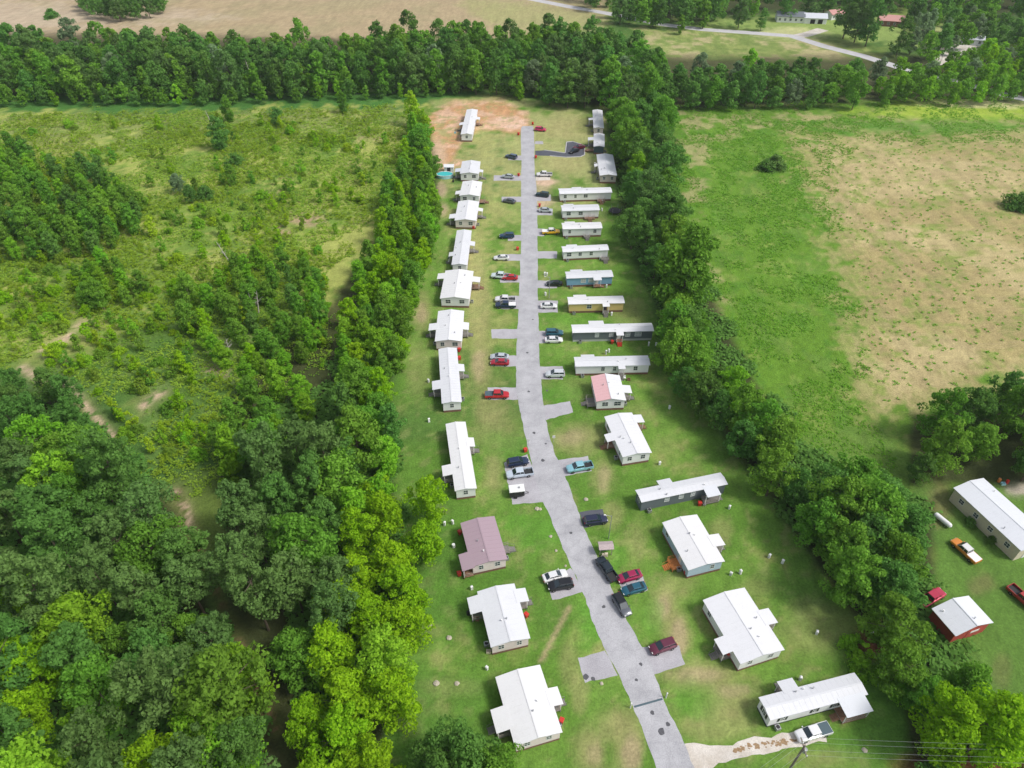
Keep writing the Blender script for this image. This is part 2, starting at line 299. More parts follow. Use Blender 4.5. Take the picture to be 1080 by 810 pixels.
# value grain
colr *= (0.78+.44*fbm(X, Y, .9, 2, 3.))[:, None]
colr *= (0.9+.2*n1)[:, None]
nx, ny = len(gx), len(gy)
idx = np.arange(nx*ny).reshape(ny, nx)
quads = np.stack([idx[:-1, :-1].ravel(), idx[:-1, 1:].ravel(), idx[1:, 1:].ravel(), idx[1:, :-1].ravel()], 1)
gm = bpy.data.materials.new('ground_cover'); gm.use_nodes = True; t = gm.node_tree; b = t.nodes['Principled BSDF']; b.inputs['Roughness'].default_value = .95; b.inputs['Specular IOR Level'].default_value = .1
at = t.nodes.new('ShaderNodeAttribute'); at.attribute_name = 'cover'
tc = t.nodes.new('ShaderNodeTexCoord')
def nz(sc, lo, hi, det=6, mapv=None):
    n = t.nodes.new('ShaderNodeTexNoise'); n.inputs['Scale'].default_value = sc; n.inputs['Detail'].default_value = det; n.inputs['Roughness'].default_value = .7
    src = tc.outputs['Object']
    if mapv:
        mp = t.nodes.new('ShaderNodeMapping'); mp.inputs['Scale'].default_value = mapv[0]; mp.inputs['Rotation'].default_value = mapv[1]; t.links.new(src, mp.inputs[0]); src = mp.outputs[0]
    t.links.new(src, n.inputs[0])
    r = t.nodes.new('ShaderNodeMapRange'); r.inputs[1].default_value = .3; r.inputs[2].default_value = .7; r.inputs[3].default_value = lo; r.inputs[4].default_value = hi; t.links.new(n.outputs[0], r.inputs[0]); return n, r
na, ra = nz(2.2, .72, 1.28); nb, rb = nz(.35, .88, 1.12, 6, ((1, .12, 1), (0, 0, .25)))
m1 = t.nodes.new('ShaderNodeMath'); m1.operation = 'MULTIPLY'; t.links.new(ra.outputs[0], m1.inputs[0]); t.links.new(rb.outputs[0], m1.inputs[1])
sc_ = t.nodes.new('ShaderNodeVectorMath'); sc_.operation = 'SCALE'; t.links.new(at.outputs['Color'], sc_.inputs[0]); t.links.new(m1.outputs[0], sc_.inputs['Scale']); t.links.new(sc_.outputs[0], b.inputs['Base Color'])
bn = t.nodes.new('ShaderNodeBump'); bn.inputs['Strength'].default_value = .8; bn.inputs['Distance'].default_value = .25; t.links.new(na.outputs[0], bn.inputs['Height']); t.links.new(bn.outputs[0], b.inputs['Normal'])
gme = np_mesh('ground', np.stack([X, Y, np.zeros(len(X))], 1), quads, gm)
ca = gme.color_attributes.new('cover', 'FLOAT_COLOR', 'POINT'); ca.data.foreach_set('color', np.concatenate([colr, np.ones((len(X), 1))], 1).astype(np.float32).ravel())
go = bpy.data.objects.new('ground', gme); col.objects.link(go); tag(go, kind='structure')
hz = MB(); hz.box(-2600, 2600, -700, 3100, -1.0, 125.0)
hm_ = bpy.data.materials.new('haze'); hm_.use_nodes = True; t = hm_.node_tree; t.nodes.remove(t.nodes['Principled BSDF'])
pv = t.nodes.new('ShaderNodeVolumePrincipled'); pv.inputs['Density'].default_value = .00009; pv.inputs['Color'].default_value = (.9, .95, 1, 1); pv.inputs['Anisotropy'].default_value = .2
t.links.new(pv.outputs[0], t.nodes['Material Output'].inputs['Volume'])
hzo = hz.build('haze', hm_); tag(hzo, 'thin pale haze over the fields', 'haze', None, 'stuff')
# ================================================================== ROAD, DRIVEWAYS
def pav_mat(name, c, c2, crack=True):
    m = bpy.data.materials.new(name); m.use_nodes = True; t = m.node_tree; b = t.nodes['Principled BSDF']; b.inputs['Roughness'].default_value = .9; b.inputs['Specular IOR Level'].default_value = .2
    tc = t.nodes.new('ShaderNodeTexCoord')
    n = t.nodes.new('ShaderNodeTexNoise'); n.inputs['Scale'].default_value = .25; n.inputs['Detail'].default_value = 9; n.inputs['Roughness'].default_value = .68; t.links.new(tc.outputs['Object'], n.inputs[0])
    r = t.nodes.new('ShaderNodeValToRGB'); r.color_ramp.elements[0].position = .35; r.color_ramp.elements[0].color = (*c2, 1); r.color_ramp.elements[1].position = .62; r.color_ramp.elements[1].color = (*c, 1); t.links.new(n.outputs[0], r.inputs[0])
    last = r.outputs[0]
    n2_ = t.nodes.new('ShaderNodeTexNoise'); n2_.inputs['Scale'].default_value = 5; n2_.inputs['Detail'].default_value = 4; t.links.new(tc.outputs['Object'], n2_.inputs[0])
    rr = t.nodes.new('ShaderNodeMapRange'); rr.inputs[1].default_value = .3; rr.inputs[2].default_value = .7; rr.inputs[3].default_value = .84; rr.inputs[4].default_value = 1.12; t.links.new(n2_.outputs[0], rr.inputs[0])
    s1 = t.nodes.new('ShaderNodeVectorMath'); s1.operation = 'SCALE'; t.links.new(last, s1.inputs[0]); t.links.new(rr.outputs[0], s1.inputs['Scale']); last = s1.outputs[0]
    if crack:
        wv = t.nodes.new('ShaderNodeVectorMath'); wv.operation = 'MULTIPLY_ADD'; t.links.new(n2_.outputs[1], wv.inputs[0]); wv.inputs[1].default_value = (1, 1, 1); t.links.new(tc.outputs['Object'], wv.inputs[2])
        v = t.nodes.new('ShaderNodeTexVoronoi'); v.feature = 'DISTANCE_TO_EDGE'; v.inputs['Scale'].default_value = .28; t.links.new(wv.outputs[0], v.inputs[0])
        cr = t.nodes.new('ShaderNodeMapRange'); cr.inputs[1].default_value = 0; cr.inputs[2].default_value = .03; cr.inputs[3].default_value = .87; cr.inputs[4].default_value = 1; t.links.new(v.outputs[0], cr.inputs[0])
        s2 = t.nodes.new('ShaderNodeVectorMath'); s2.operation = 'SCALE'; t.links.new(last, s2.inputs[0]); t.links.new(cr.outputs[0], s2.inputs['Scale']); last = s2.outputs[0]
    t.links.new(last, b.inputs['Base Color']); return m
ROADM = pav_mat('worn_road', (.43, .428, .45), (.33, .33, .35)); DRVM = pav_mat('drive_gravel', (.42, .41, .44), (.33, .32, .345), False)
BLKM = pav_mat('new_asphalt', (.1, .105, .125), (.075, .08, .1), False); CHALK = pav_mat('pale_gravel', (.62, .58, .53), (.46, .41, .35), False); CONC = pav_mat('concrete', (.5, .49, .5), (.42, .42, .43), False)
def densify(pts, step=1.2, jit=.12, closed=True):
    out = []; n = len(pts)
    for i in range(n if closed else n-1):
        a = Vector(pts[i]); b_ = Vector(pts[(i+1) % n]); k = max(1, int((b_-a).length/step))
        for j in range(k):
            p = a.lerp(b_, j/k)
            out.append((p.x+random.uniform(-jit, jit), p.y+random.uniform(-jit, jit)))
    return out
def sheet(name, poly_px, z, m, jit=.12, kind='structure', thick=0):
    pts = densify([P(x, y)[:2] for x, y in poly_px], 1.0, jit)
    b_ = MB(); b_.add([(x, y, z) for x, y in pts], [tuple(range(len(pts)))])
    o = b_.build(name, m); tag(o, kind=kind); return o
RL = [(133, 551, 562), (141, 549.5, 563.2), (182, 549.8, 564.2), (194, 549.7, 565.6), (230, 549.6, 566.8), (252, 549.6, 566.8), (282, 548.6, 567), (322, 547.4, 567.4), (350, 545.6, 568.2), (387, 544.3, 569.4), (405, 544.4, 571), (430, 548.2, 574),
      (450, 552, 577.2), (480, 558.8, 586), (505, 564.5, 597), (530, 573.5, 606.5), (557, 585, 616), (590, 599, 631), (625, 615, 647.5), (660, 626.8, 664.5), (690, 641, 681.5), (712, 653, 691), (745, 667.5, 702.5), (771, 678, 716), (812, 692.5, 733), (900, 722, 774), (1000, 756, 820)]
def catmull(rows, n=6):
    o = []
    for i in range(len(rows)-1):
        p0 = np.array(rows[max(0, i-1)]); p1 = np.array(rows[i]); p2 = np.array(rows[i+1]); p3 = np.array(rows[min(len(rows)-1, i+2)])
        for k in range(n):
            u = k/n; o.append(.5*((2*p1)+(-p0+p2)*u+(2*p0-5*p1+4*p2-p3)*u*u+(-p0+3*p1-3*p2+p3)*u**3))
    o.append(np.array(rows[-1])); return o
rr_ = catmull([(a, b_, c) for a, b_, c in RL])
mb = MB(); L_ = []; Rr = []
for i, (y, a, b_) in enumerate(rr_):
    L_.append(P(a, y)+Vector((random.uniform(-.13, .13), 0, .016))); Rr.append(P(b_, y)+Vector((random.uniform(-.13, .13), 0, .016)))
vsr = [tuple(v) for v in L_]+[tuple(v) for v in Rr]; n = len(L_)
mb.add(vsr, [(i, n+i, n+i+1, i+1) for i in range(n-1)]); tag(mb.build('road', ROADM), kind='structure')
def q(x0, x1, y0, y1): return [(x0, y0), (x1, y0), (x1, y1), (x0, y1)]
DR = [q(536, 550.5, 164, 169), q(521, 550.5, 185, 190.5), q(529, 550.5, 207.5, 213), q(536, 550.4, 248, 254), q(531, 550, 268, 275), q(527, 549, 290.5, 298), q(524, 548.5, 312, 326), q(518.5, 546.5, 347, 357), q(518, 546, 375, 386.5), q(514, 546, 408.5, 421.5),
      [(531, 488), (556, 479.5), (566, 500), (575, 529), (541, 532)], [(576, 609), (602, 599), (616, 624), (583, 633)], [(608.8, 694.6), (638, 686), (651, 712), (617, 720)],
      q(564, 573, 149, 152), q(565, 581, 205, 212), q(566, 583, 220, 227), q(566, 574, 241, 249), q(566, 587.5, 265, 272.5), q(566, 587.5, 296, 304), q(567, 588, 317, 329.5), q(568, 591, 349, 362), q(569, 594, 386.5, 400),
      [(572, 428), (601, 423.5), (604.5, 435), (576, 443)], [(586, 486), (619.6, 481), (624, 496.5), (594, 502.5)], [(649, 608), (675.5, 600.5), (684, 623), (660, 629)], [(672, 682), (716, 681), (722.5, 701), (688, 711.5)]]
for i, pl in enumerate(DR): sheet('driveway', pl, .008, DRVM, .14)
sheet('driveway', [(611, 540), (635, 537), (640, 552), (616, 557)], .008, BLKM, .1)
sheet('driveway', [(565, 190.5), (580, 190), (581, 185.5), (565, 185.5)], .012, CHALK, .1)
AS = [(564.5, 159), (574, 158.5), (596, 161.5), (597.5, 150), (604, 149.5), (616.5, 153.5), (616.5, 163.5), (612, 165.5), (597, 166), (580, 164.5), (564.5, 164)]
sheet('driveway', AS, .012, BLKM, .02)
pts = [P(x, y) for x, y in AS[1:-1]]; kb = MB()
for a, b_ in zip(pts[:-1], pts[1:]): kb.bar((a.x, a.y, .05), (b_.x, b_.y, .05), .18, n=6)
tag(kb.build('kerb', CONC), kind='structure')
sheet('driveway', [(719, 784), (724, 784), (757, 787.5), (797, 778.5), (840, 772), (868, 768), (872, 782), (840, 788.5), (800, 796), (757, 804.5), (744, 812), (732, 812)], .010, CHALK, .3)
gs = MB()
for k in range(60):
    u = random.random(); x = 775+u*65+random.uniform(-2, 2); y = 790-u*9+random.uniform(-3, 3)
    p = P(x, y); a = random.uniform(.12, .42); pts = [(p.x+a*random.uniform(.6, 1.2)*math.cos(k2*math.pi/3), p.y+a*.7*random.uniform(.6, 1.2)*math.sin(k2*math.pi/3), .012+k*.00002) for k2 in range(6)]
    gs.add([tuple(v) for v in pts], [tuple(range(6))])
tag(gs.build('dirt', mat('track_dirt', (.3, .2, .11), .95, var=.4, scale=3)), kind='stuff'); bpy.data.objects['dirt']['label'] = 'brown dry weeds and dirt down the middle of the pale gravel drive'; bpy.data.objects['dirt']['category'] = 'dirt'
st = MB()
for (x, y, a) in [(563.5, 456.7, .35), (575.5, 468, .25), (572.5, 485.5, .45), (577, 412, .3), (556, 372, .35), (557.5, 413, .3), (562, 337, .25), (637, 640, .35), (618, 714, .5), (625.5, 716, .4), (688, 751.5, .35), (704.5, 764, .35), (697.5, 771.5, .6), (676, 700.5, .3), (671, 717, .3), (602, 562, .3)]:
    p = P(x, y); st.add([(p.x+a*random.uniform(.7, 1.3)*math.cos(k*math.pi/4), p.y+a*random.uniform(.7, 1.3)*math.sin(k*math.pi/4), .0205) for k in range(8)], [tuple(range(8))])
so_ = st.build('road_stain', mat('tar', (.09, .09, .1), .9, var=.3)); tag(so_, kind='structure')
# far country road
def band(name, pts, wid, z, m):
    ps = [P(x, y) for x, y in pts]; mb = MB(); vs_ = []
    for i, p in enumerate(ps):
        d = (ps[min(i+1, len(ps)-1)]-ps[max(i-1, 0)]); d.normalize(); nn = Vector((-d.y, d.x, 0))*wid/2
        vs_ += [(p.x-nn.x, p.y-nn.y, z), (p.x+nn.x, p.y+nn.y, z)]
    mb.add(vs_, [(2*i, 2*i+2, 2*i+3, 2*i+1) for i in range(len(ps)-1)]); return tag(mb.build(name, m), kind='structure')
band('country_road', [(500, -15), (540, -6), (560, -1), (600, 7), (640, 14), (700, 26), (740, 31), (790, 34.5), (835, 38), (870, 49), (910, 59), (948, 71), (975, 77), (1060, 100), (1200, 130)], 6.5, .016, pav_mat('far_road', (.5, .49, .5), (.42, .41, .42), False))
band('lane', [(838, 39), (852, 36), (868, 31)], 7, .010, CHALK)
sheet('lane', [(985, 60), (1005, 48), (1030, 44), (1030, 52), (1005, 62), (990, 70)], .012, CHALK, .5)
# ================================================================== HOMES
def window(par, fr, w_, z0, z1, pane='pane', shut=False, cross=True):
    """fr(a,n,z): a along wall, n outward"""
    f = MB(fr); t_ = .07
    f.box(-w_/2-t_, w_/2+t_, .005, .05, z0-t_, z0); f.box(-w_/2-t_, w_/2+t_, .005, .05, z1, z1+t_)
    f.box(-w_/2-t_, -w_/2, .005, .05, z0, z1); f.box(w_/2, w_/2+t_, .005, .05, z0, z1)
    f.box(-w_/2, w_/2, .02, .045, (z0+z1)/2-.025, (z0+z1)/2+.025)
    if cross: f.box(-.02, .02, .02, .044, z0, z1)
    wn = f.build('window', M['trim'], par)
    MB(fr).box(-w_/2, w_/2, .004, .02, z0, z1).build('pane', M[pane], wn)
    if shut:
        for s in (-1, 1): MB(fr).box(s*(w_/2+.3)-.2, s*(w_/2+.3)+.2, .006, .045, z0-.05, z1+.05).build('shutter', M['shutter'], wn)
def home(label, quad, ez=3.0, wall='white_wall', roof='white_roof', roof2=None, skirt='skirt', ridge='y', rise=.16, porches=(), shut=False, cat='mobile home', name='mobile_home', windows=True, group='white roofed mobile homes of the park', lmax=None, win_skip=(), stub=True, frontw=None, sk_h=.62):
    TL, TR, BR, BL = [P(x, y, ez) for x, y in quad]
    ux = ((TR-TL)+(BR-BL))/2; uy = ((TL-BL)+(TR-BR))/2; W = ux.length; L = uy.length
    if lmax and L > lmax: L = lmax
    cen = (TL+TR+BL+BR)/4
    if L > W: ay = uy.normalized(); ax = Vector((ay.y, -ay.x, 0))
    else: ax = ux.normalized(); ay = Vector((-ax.y, ax.x, 0))
    rz = math.atan2(ax.y, ax.x)
    root = empty(name, (cen.x, cen.y, 0), rz, label, cat, group)
    oh = .28; hw, hl = W/2-oh, L/2-oh
    MB().box(-hw+.03, hw-.03, -hl+.03, hl-.03, 0, sk_h).build('skirting', M[skirt], root)
    # wall with gable ends
    rs = (W/2)*rise if ridge == 'y' else (L/2)*rise
    wz = ez-.02; g = MB(); inset = rs*(1-oh/((W/2) if ridge == 'y' else (L/2)))
    if ridge == 'y':
        ring = lambda y: [(-hw, y, sk_h), (hw, y, sk_h), (hw, y, wz), (0, y, wz+inset-.02), (-hw, y, wz)]
        g.loft([ring(-hl), ring(hl)])
    else:
        ring = lambda x: [(x, -hl, sk_h), (x, hl, sk_h), (x, hl, wz), (x, 0, wz+inset-.02), (x, -hl, wz)]
        g.loft([ring(-hw), ring(hw)])
    g.build('wall', M[wall], root)
    th = .11
    def slope(sgn, nm, m):
        a = (W/2 if ridge == 'y' else L/2); b_ = (L/2 if ridge == 'y' else W/2); r = MB((lambda u, v, z: (u*sgn, v, z)) if ridge == 'y' else (lambda u, v, z: (v, u*sgn, z)))
        z0, z1 = ez, ez+rs
        r.loft([[(a, -b_, z0), (a, -b_, z0+th), (0, -b_, z1+th), (0, -b_, z1)], [(a, b_, z0), (a, b_, z0+th), (0, b_, z1+th), (0, b_, z1)]])
        k = max(6, int(2*b_/.9))
        for i in range(1, k):
            v = -b_+2*b_*i/k; r.loft([[(a, v-.02, z0+th), (a, v+.02, z0+th), (a, v+.02, z0+th+.018), (a, v-.02, z0+th+.018)], [(.02, v-.02, z1+th), (.02, v+.02, z1+th), (.02, v+.02, z1+th+.018), (.02, v-.02, z1+th+.018)]])
        return r.build('roof_panel', m, root)
    slope(1, 'r', M[roof]); slope(-1, 'l', M[roof2 or roof])
    rc = MB()
    if ridge == 'y': rc.box(-.14, .14, -hl-oh, hl+oh, ez+rs+th-.01, ez+rs+th+.045)
    else: rc.box(-hw-oh, hw+oh, -.14, .14, ez+rs+th-.01, ez+rs+th+.045)
    rc.build('ridge_cap', M[roof if roof != 'pink_roof' else 'white_roof'], root)
    rnd = random.Random(hash(label) % 9999 if False else int(cen.x*31+cen.y*17))
    for i in range(rnd.choice([2, 3])):      # vent pipes, small stack
        u = rnd.uniform(-.6, .6); sx = rnd.uniform(-.75, .75)
        if ridge == 'y': x_, y_ = sx*W/2, u*L/2; zr = ez+rs*(1-abs(sx))
        else: x_, y_ = u*W/2, sx*L/2; zr = ez+rs*(1-abs(sx))
        MB().lathe([(.09, zr), (.09, zr+.45), (.14, zr+.46), (.14, zr+.52)], (x_, y_, 0), 8).build('vent_pipe', M['metal' if i else 'white'], root)
    def frame(side, t):
        """returns f(a,n,z)->local, wall length"""
        if side == 'R': return (lambda a, n, z: (hw+n, -hl+t*2*hl+a, z)), 2*hl
        if side == 'L': return (lambda a, n, z: (-hw-n, -hl+t*2*hl-a, z)), 2*hl
        if side == 'N': return (lambda a, n, z: (-hw+t*2*hw+a, -hl-n, z)), 2*hw
        return (lambda a, n, z: (-hw+t*2*hw-a, hl+n, z)), 2*hw
    taken = {}
    for p_ in porches:
        side, t, w_, d_ = p_[:4]; o = p_[4] if len(p_) > 4 else {}
        fr, wl = frame(side, t); taken.setdefault(side, []).append((t, (w_/2+.5)/wl))
        fz = sk_h+.08
        MB(fr).box(-.45, .45, .01, .06, fz, fz+2.0).build('door', M[o.get('door', 'door')], root)
        if o.get('deck', 'deck'):
            dk = MB(fr); dm = M[o.get('deck', 'deck')]; nb = max(3, int(d_/.22))
            for i in range(nb): dk.box(-w_/2, w_/2, .02+i*(d_-.02)/nb, .02+(i+1)*(d_-.02)/nb-.02, fz-.14, fz-.08)
            dk.box(-w_/2, w_/2, d_-.08, d_, fz-.32, fz-.145)
            for a in (-w_/2+.08, w_/2-.08): dk.box(a-.06, a+.06, d_-.14, d_-.02, 0, fz-.32)
            dko = dk.build('porch_deck', dm, root)
            if o.get('rail', True):
                r = MB(fr); sd_ = o.get('steps', 'out')
                for zz in (fz+.35, fz+.8):
                    if sd_ != 'out': r.box(-w_/2, w_/2, d_-.07, d_-.02, zz, zz+.06)
                    else: r.box(-w_/2, -.5, d_-.07, d_-.02, zz, zz+.06); r.box(.5, w_/2, d_-.07, d_-.02, zz, zz+.06)
                    if sd_ != 'left': r.box(-w_/2, -w_/2+.05, .05, d_, zz, zz+.06)
                    if sd_ != 'right': r.box(w_/2-.05, w_/2, .05, d_, zz, zz+.06)
                for a in np.arange(-w_/2+.03, w_/2, .45):
                    if not (sd_ == 'out' and abs(a) < .5): r.box(a-.02, a+.02, d_-.065, d_-.03, fz-.08, fz+.8)
                r.box(-w_/2, w_/2, d_-.068, d_-.025, fz-.079, fz-.03); r.box(-w_/2, -w_/2+.05, .05, d_-.069, fz-.079, fz-.03); r.build('railing', M[o.get('railm', 'porch_wood')], dko)
            if o.get('steps', 'out'):
                s_ = MB(fr); n_ = 4; sw = .55
                for i in range(n_):
                    z1 = (fz-.1)*(n_-i-.5)/n_; off = .3*i
                    if o.get('steps', 'out') == 'out': s_.box(-sw, sw, d_+off, d_+off+.27, z1-.06, z1)
                    else:
                        sg = -1 if o['steps'] == 'left' else 1; a0 = sg*(w_/2+off); a1 = sg*(w_/2+off+.27); s_.box(min(a0, a1), max(a0, a1), d_/2-sw, d_/2+sw, z1-.06, z1)
                if o.get('steps', 'out') == 'out':
                    for a in (-sw, sw-.05): s_.loft([[(a, d_+.01, 0), (a+.05, d_+.01, 0), (a+.05, d_+.01, fz-.2), (a, d_+.01, fz-.2)], [(a, d_+1.3, 0), (a+.05, d_+1.3, 0), (a+.05, d_+1.3, .1), (a, d_+1.3, .1)]]); s_.bar((a, d_, fz+.75), (a, d_+1.2, .85), .03); s_.bar((a, d_+1.2, 0), (a, d_+1.2, .85), .03)
                s_.build('steps', M[o.get('stepm', o.get('deck', 'deck'))], root)
        if o.get('roof', True):
            rw = o.get('rw', w_)+.3; rd = o.get('rd', d_)+.25; rz0 = ez+.02; rf_ = MB(fr)
            drop = .28; top = ez+.1
            ins = -.28
            rf_.loft([[(-rw/2, ins, top+.06), (rw/2, ins, top+.06), (rw/2, ins, top+.14), (-rw/2, ins, top+.14)], [(-rw/2, rd, top-drop), (rw/2, rd, top-drop), (rw/2, rd, top-drop+.08), (-rw/2, rd, top-drop+.08)]])
            rf_.build('porch_roof', M[o.get('roofm', roof2 if (roof2 and side == 'L' and roof2 != 'pink_roof') else (roof if roof != 'pink_roof' else 'white_roof'))], root)
            for a in (-w_/2+.06, w_/2-.06): MB(fr).box(a-.05, a+.05, d_-.11, d_-.01, fz-.08, top-drop+.02).build('post', M[o.get('post', 'trim')], root)
        if o.get('junk'):
            rj = random.Random(int(cen.x*7+t*99))
    if windows:
        for side, wl in (('L', 2*hl), ('R', 2*hl), ('N', 2*hw), ('F', 2*hw)):
            k = max(2 if wl > 5 else 1, int(wl/3.1))
            for i in range(k):
                t = (i+.5)/k
                if side == 'N' and frontw is not None: break
                if any(abs(t-a) < b_+.05 for a, b_ in taken.get(side, [])): continue
                fr, _ = frame(side, t); window(root, fr, rnd.choice([.75, .9, 1.3]) if wl > 5 else .8, sk_h+.85, sk_h+1.95, shut=shut)
        if frontw:
            for t, ww, pane in frontw:
                fr, _ = frame('N', t); window(root, fr, ww, sk_h+.8, sk_h+1.95, pane, shut)
    # condenser unit leaning to the wall
    root['hw'] = hw; root['hl'] = hl
    return root, frame
D = dict
Z1 = lambda a, b_: Zm(450, 100, a, b_, 9.82)
H = []
def hm(*a, **k):
    k.setdefault('roof', ['white_roof', 'white_roof_b', 'white_roof_c'][len(H) % 3]); r = home(*a, **k); H.append(r[0]); return r
hm('narrow white home alone on the red clay bank at the far road end', [(492.3, 115.5), (504, 116.3), (498.4, 142), (485.8, 142)], porches=[('L', .42, 2.4, 1.6), ('R', .66, 2.4, 1.6, D(deck='brown_deck'))])
hm('white double wide home beside the turquoise pool', [(487.7, 170.8), (506.5, 170.3), (505.5, 183.7), (484.6, 183.5)], porches=[('L', .3, 2.6, 2, D(roofm='grey_roof')), ('R', .25, 1.8, 1.4)])
hm('white home just in front of the pool home, rust brown deck on its right', [(488.2, 191.9), (508.6, 191.9), (506, 207), (484, 206.9)], porches=[('L', .22, 2.2, 1.6), ('R', .12, 2.6, 2, D(deck='brown_deck', roof=False))])
hm('long white double wide home with a small red box at its near right corner', [(483.4, 212.8), (505.5, 212.8), (502.4, 233.3), (479.3, 232.8)], wall='pinkwall', porches=[('L', .22, 2.6, 2, D(deck='deck')), ('R', .6, 1.8, 1.6)])
hm('narrow white home with a long grey ramp deck on its right side', [(481.6, 243.6), (497.7, 243.2), (492.8, 279.7), (476.3, 279.7)], porches=[('L', .3, 2, 1.3), ('R', .62, 2.2, 1.5, D(rail=True))])
hm('broad white home with porch roofs at both upper corners and a brown deck', [(469.9, 285.8), (499.4, 286.3), (495.5, 315.5), (463.7, 315.5)], porches=[('L', .82, 2.6, 2), ('R', .72, 2.4, 2.2, D(deck='brown_deck'))])
hm('double wide home with matching side porches, touching the long narrow home in front', [(462.3, 328.8), (489.5, 327.8), (487.6, 360.5), (458.4, 360.2)], wall='pinkwall', porches=[('L', .48, 2.6, 2), ('R', .5, 2.8, 1.5)])
hm('long narrow white home with red boxes at its upper right wall', [(462.3, 368), (482, 367.7), (487, 425), (466, 425.5)], porches=[('L', .33, 2.8, 2), ('R', .62, 2.4, 1.4)])
hm('long narrow white home on the left, level with the three parking spaces', [(469.7, 447.6), (491.2, 445), (502.7, 515.8), (479.9, 518)], porches=[('L', .3, 2.6, 2), ('R', .68, 2.4, 1.2)])
hm('pale pink home with a plum brown metal roof', [(485.3, 552.2), (521.6, 544.4), (534.9, 589.8), (497.8, 598.9)], wall='pinkwall', roof='plum_roof', group='coloured mobile homes', porches=[('R', .38, 1.8, 1.6, D(roof=False)), ('L', .13, 3.4, 1.8, D(deck='brown_deck', steps=None))])
hm('white double wide home second from the bottom left, cluttered deck on its left', [(503, 625.1), (542.6, 614.8), (559.2, 673.9), (518, 683)], wall='pinkwall', porches=[('L', .8, 3, 2, D(steps=None)), ('R', .78, 2.4, 1.7)])
hm('largest white double wide home at the bottom left beside the round tree', [(521.9, 714.1), (569.9, 701.6), (593.2, 773.2), (543.2, 787.2)], wall='pinkwall', porches=[('L', .4, 3.4, 2.1), ('R', .5, 2.6, 1.6)])
# right side
hm('farthest white home on the right side, against the tree line', [(625.2, 115.8), (635, 117), (637.4, 135.3), (625.6, 135.3)], wall='pinkwall', porches=[('L', .5, 2, 1.8)])
hm('white roofed home with a dark slate gable end', [(626.2, 141.5), (637.4, 141.5), (637.8, 155), (625.9, 155)], wall='slate', windows=False, porches=[('L', .62, 2.6, 2.2), ('L', .2, 2.4, 2.6, D(deck='brown_deck', roof=False))], group='coloured mobile homes')
hm('white and grey roofed home leaning out below the slate gabled one', [(629.9, 163.1), (645.5, 163.6), (651.8, 185.3), (631.5, 185.8)], wall='beige', roof='slate_roof' if False else 'galv', roof2='white_roof', porches=[('L', .5, 2, 1.4)])  # greyer right slope puts a sky reflection into the roof colour
row = 'mobile homes in the right hand row, set crosswise'
hm('topmost and longest all white crosswise home in the right row, clutter by its door', [(589, 199.3), (644.7, 197.5), (644.9, 203.6), (589.9, 204.8)], ridge='x', group=row, porches=[('F', 0.35, 3, 1.2), ('N', .8, 2.6, 1.5, D(deck='brown_deck', roof=False))])
hm('short all white crosswise home left of the round trampoline', [(591.8, 216.8), (631.5, 215.6), (632, 222), (592.3, 223)], ridge='x', group=row, porches=[('F', 0.20, 3, 1.2), ('N', .75, 3.4, 1.2, D(deck='brown_deck', roof=False))])
hm('short all white crosswise home beside the yellow car', [(592.6, 235.4), (634.3, 234.4), (634.7, 241), (593, 242.1)], ridge='x', group=row, porches=[('F', 0.20, 3, 1.2), ('N', .62, 2, 1.2, D(roof=False))])
hm('white crosswise home with its right end under the overhanging tree', [(592.4, 260.1), (640.3, 258), (642.4, 263.9), (593.3, 266.4)], ridge='x', group=row, porches=[('F', 0.22, 3, 1.2), ('N', .93, 2.4, 1.6, D(roof=False))])
hm('sky blue crosswise home with a white roof', [(595.8, 286.8), (645.6, 285.1), (646.3, 292.1), (597.5, 294.2)], ridge='x', wall='blue', group=row, frontw=[(.36, 1.3, 'pale_pane'), (.53, 1.3, 'pale_pane')], porches=[('F', 0.24, 3.2, 1.3), ('N', .66, 2, 1.2, D(deck='brown_deck', rail=False, steps='right'))])
hm('mustard yellow crosswise home with a white roof', [(598.6, 313.6), (657.6, 312.2), (658.3, 319.9), (599, 321.3)], ridge='x', wall='yellow', group=row, frontw=[(.37, 1.2, 'pane')], porches=[('F', 0.22, 3.2, 1.3), ('N', .67, 1.6, 1.2, D(door='dark_door'))])
hm('long dark grey crosswise home with white skirting and red steps', [(602.8, 342.7), (687.7, 341), (689.4, 349.4), (603.2, 351.4)], ridge='x', wall='grey', skirt='white_skirt', group=row, frontw=[(.3, .9, 'pale_pane'), (.48, 1.0, 'pale_pane'), (.69, 1.1, 'pale_pane'), (.82, 1.6, 'pale_pane')], porches=[('F', 0.31, 3.6, 1.8), ('N', .58, 1.6, 1.3, D(deck='brown_deck', stepm='red'))])
hm('long all white crosswise home just above the pink and white roofed one', [(605.6, 376.9), (683.2, 375.1), (686, 385.5), (606.3, 387)], ridge='x', group=row, frontw=[(.37, .8, 'pane'), (.53, .7, 'pane'), (.82, .9, 'pane')], porches=[('F', 0.18, 3, 1.1), ('N', .62, 1.4, 1, D())])
hm('white home with one roof slope faded pink and the other white', [(623.5, 397.4), (653.1, 396.1), (660.5, 421.4), (628.7, 425.3)], roof='white_roof', roof2='pink_roof', group='coloured mobile homes', rise=.22, frontw=[(.3, 1.3, 'pane'), (.75, 1.5, 'pane')], porches=[('R', .45, 2.4, 1.9), ('L', .28, 3, 2, D(roof=False))])
hm('white home with brown decks on both sides, below the pink and white roof', [(638.6, 440.2), (665, 435), (687.6, 475.7), (656.5, 484.8)], porches=[('R', .85, 2.2, 1.9, D(deck='brown_deck')), ('L', .5, 2, 1.7, D(deck='brown_deck'))])
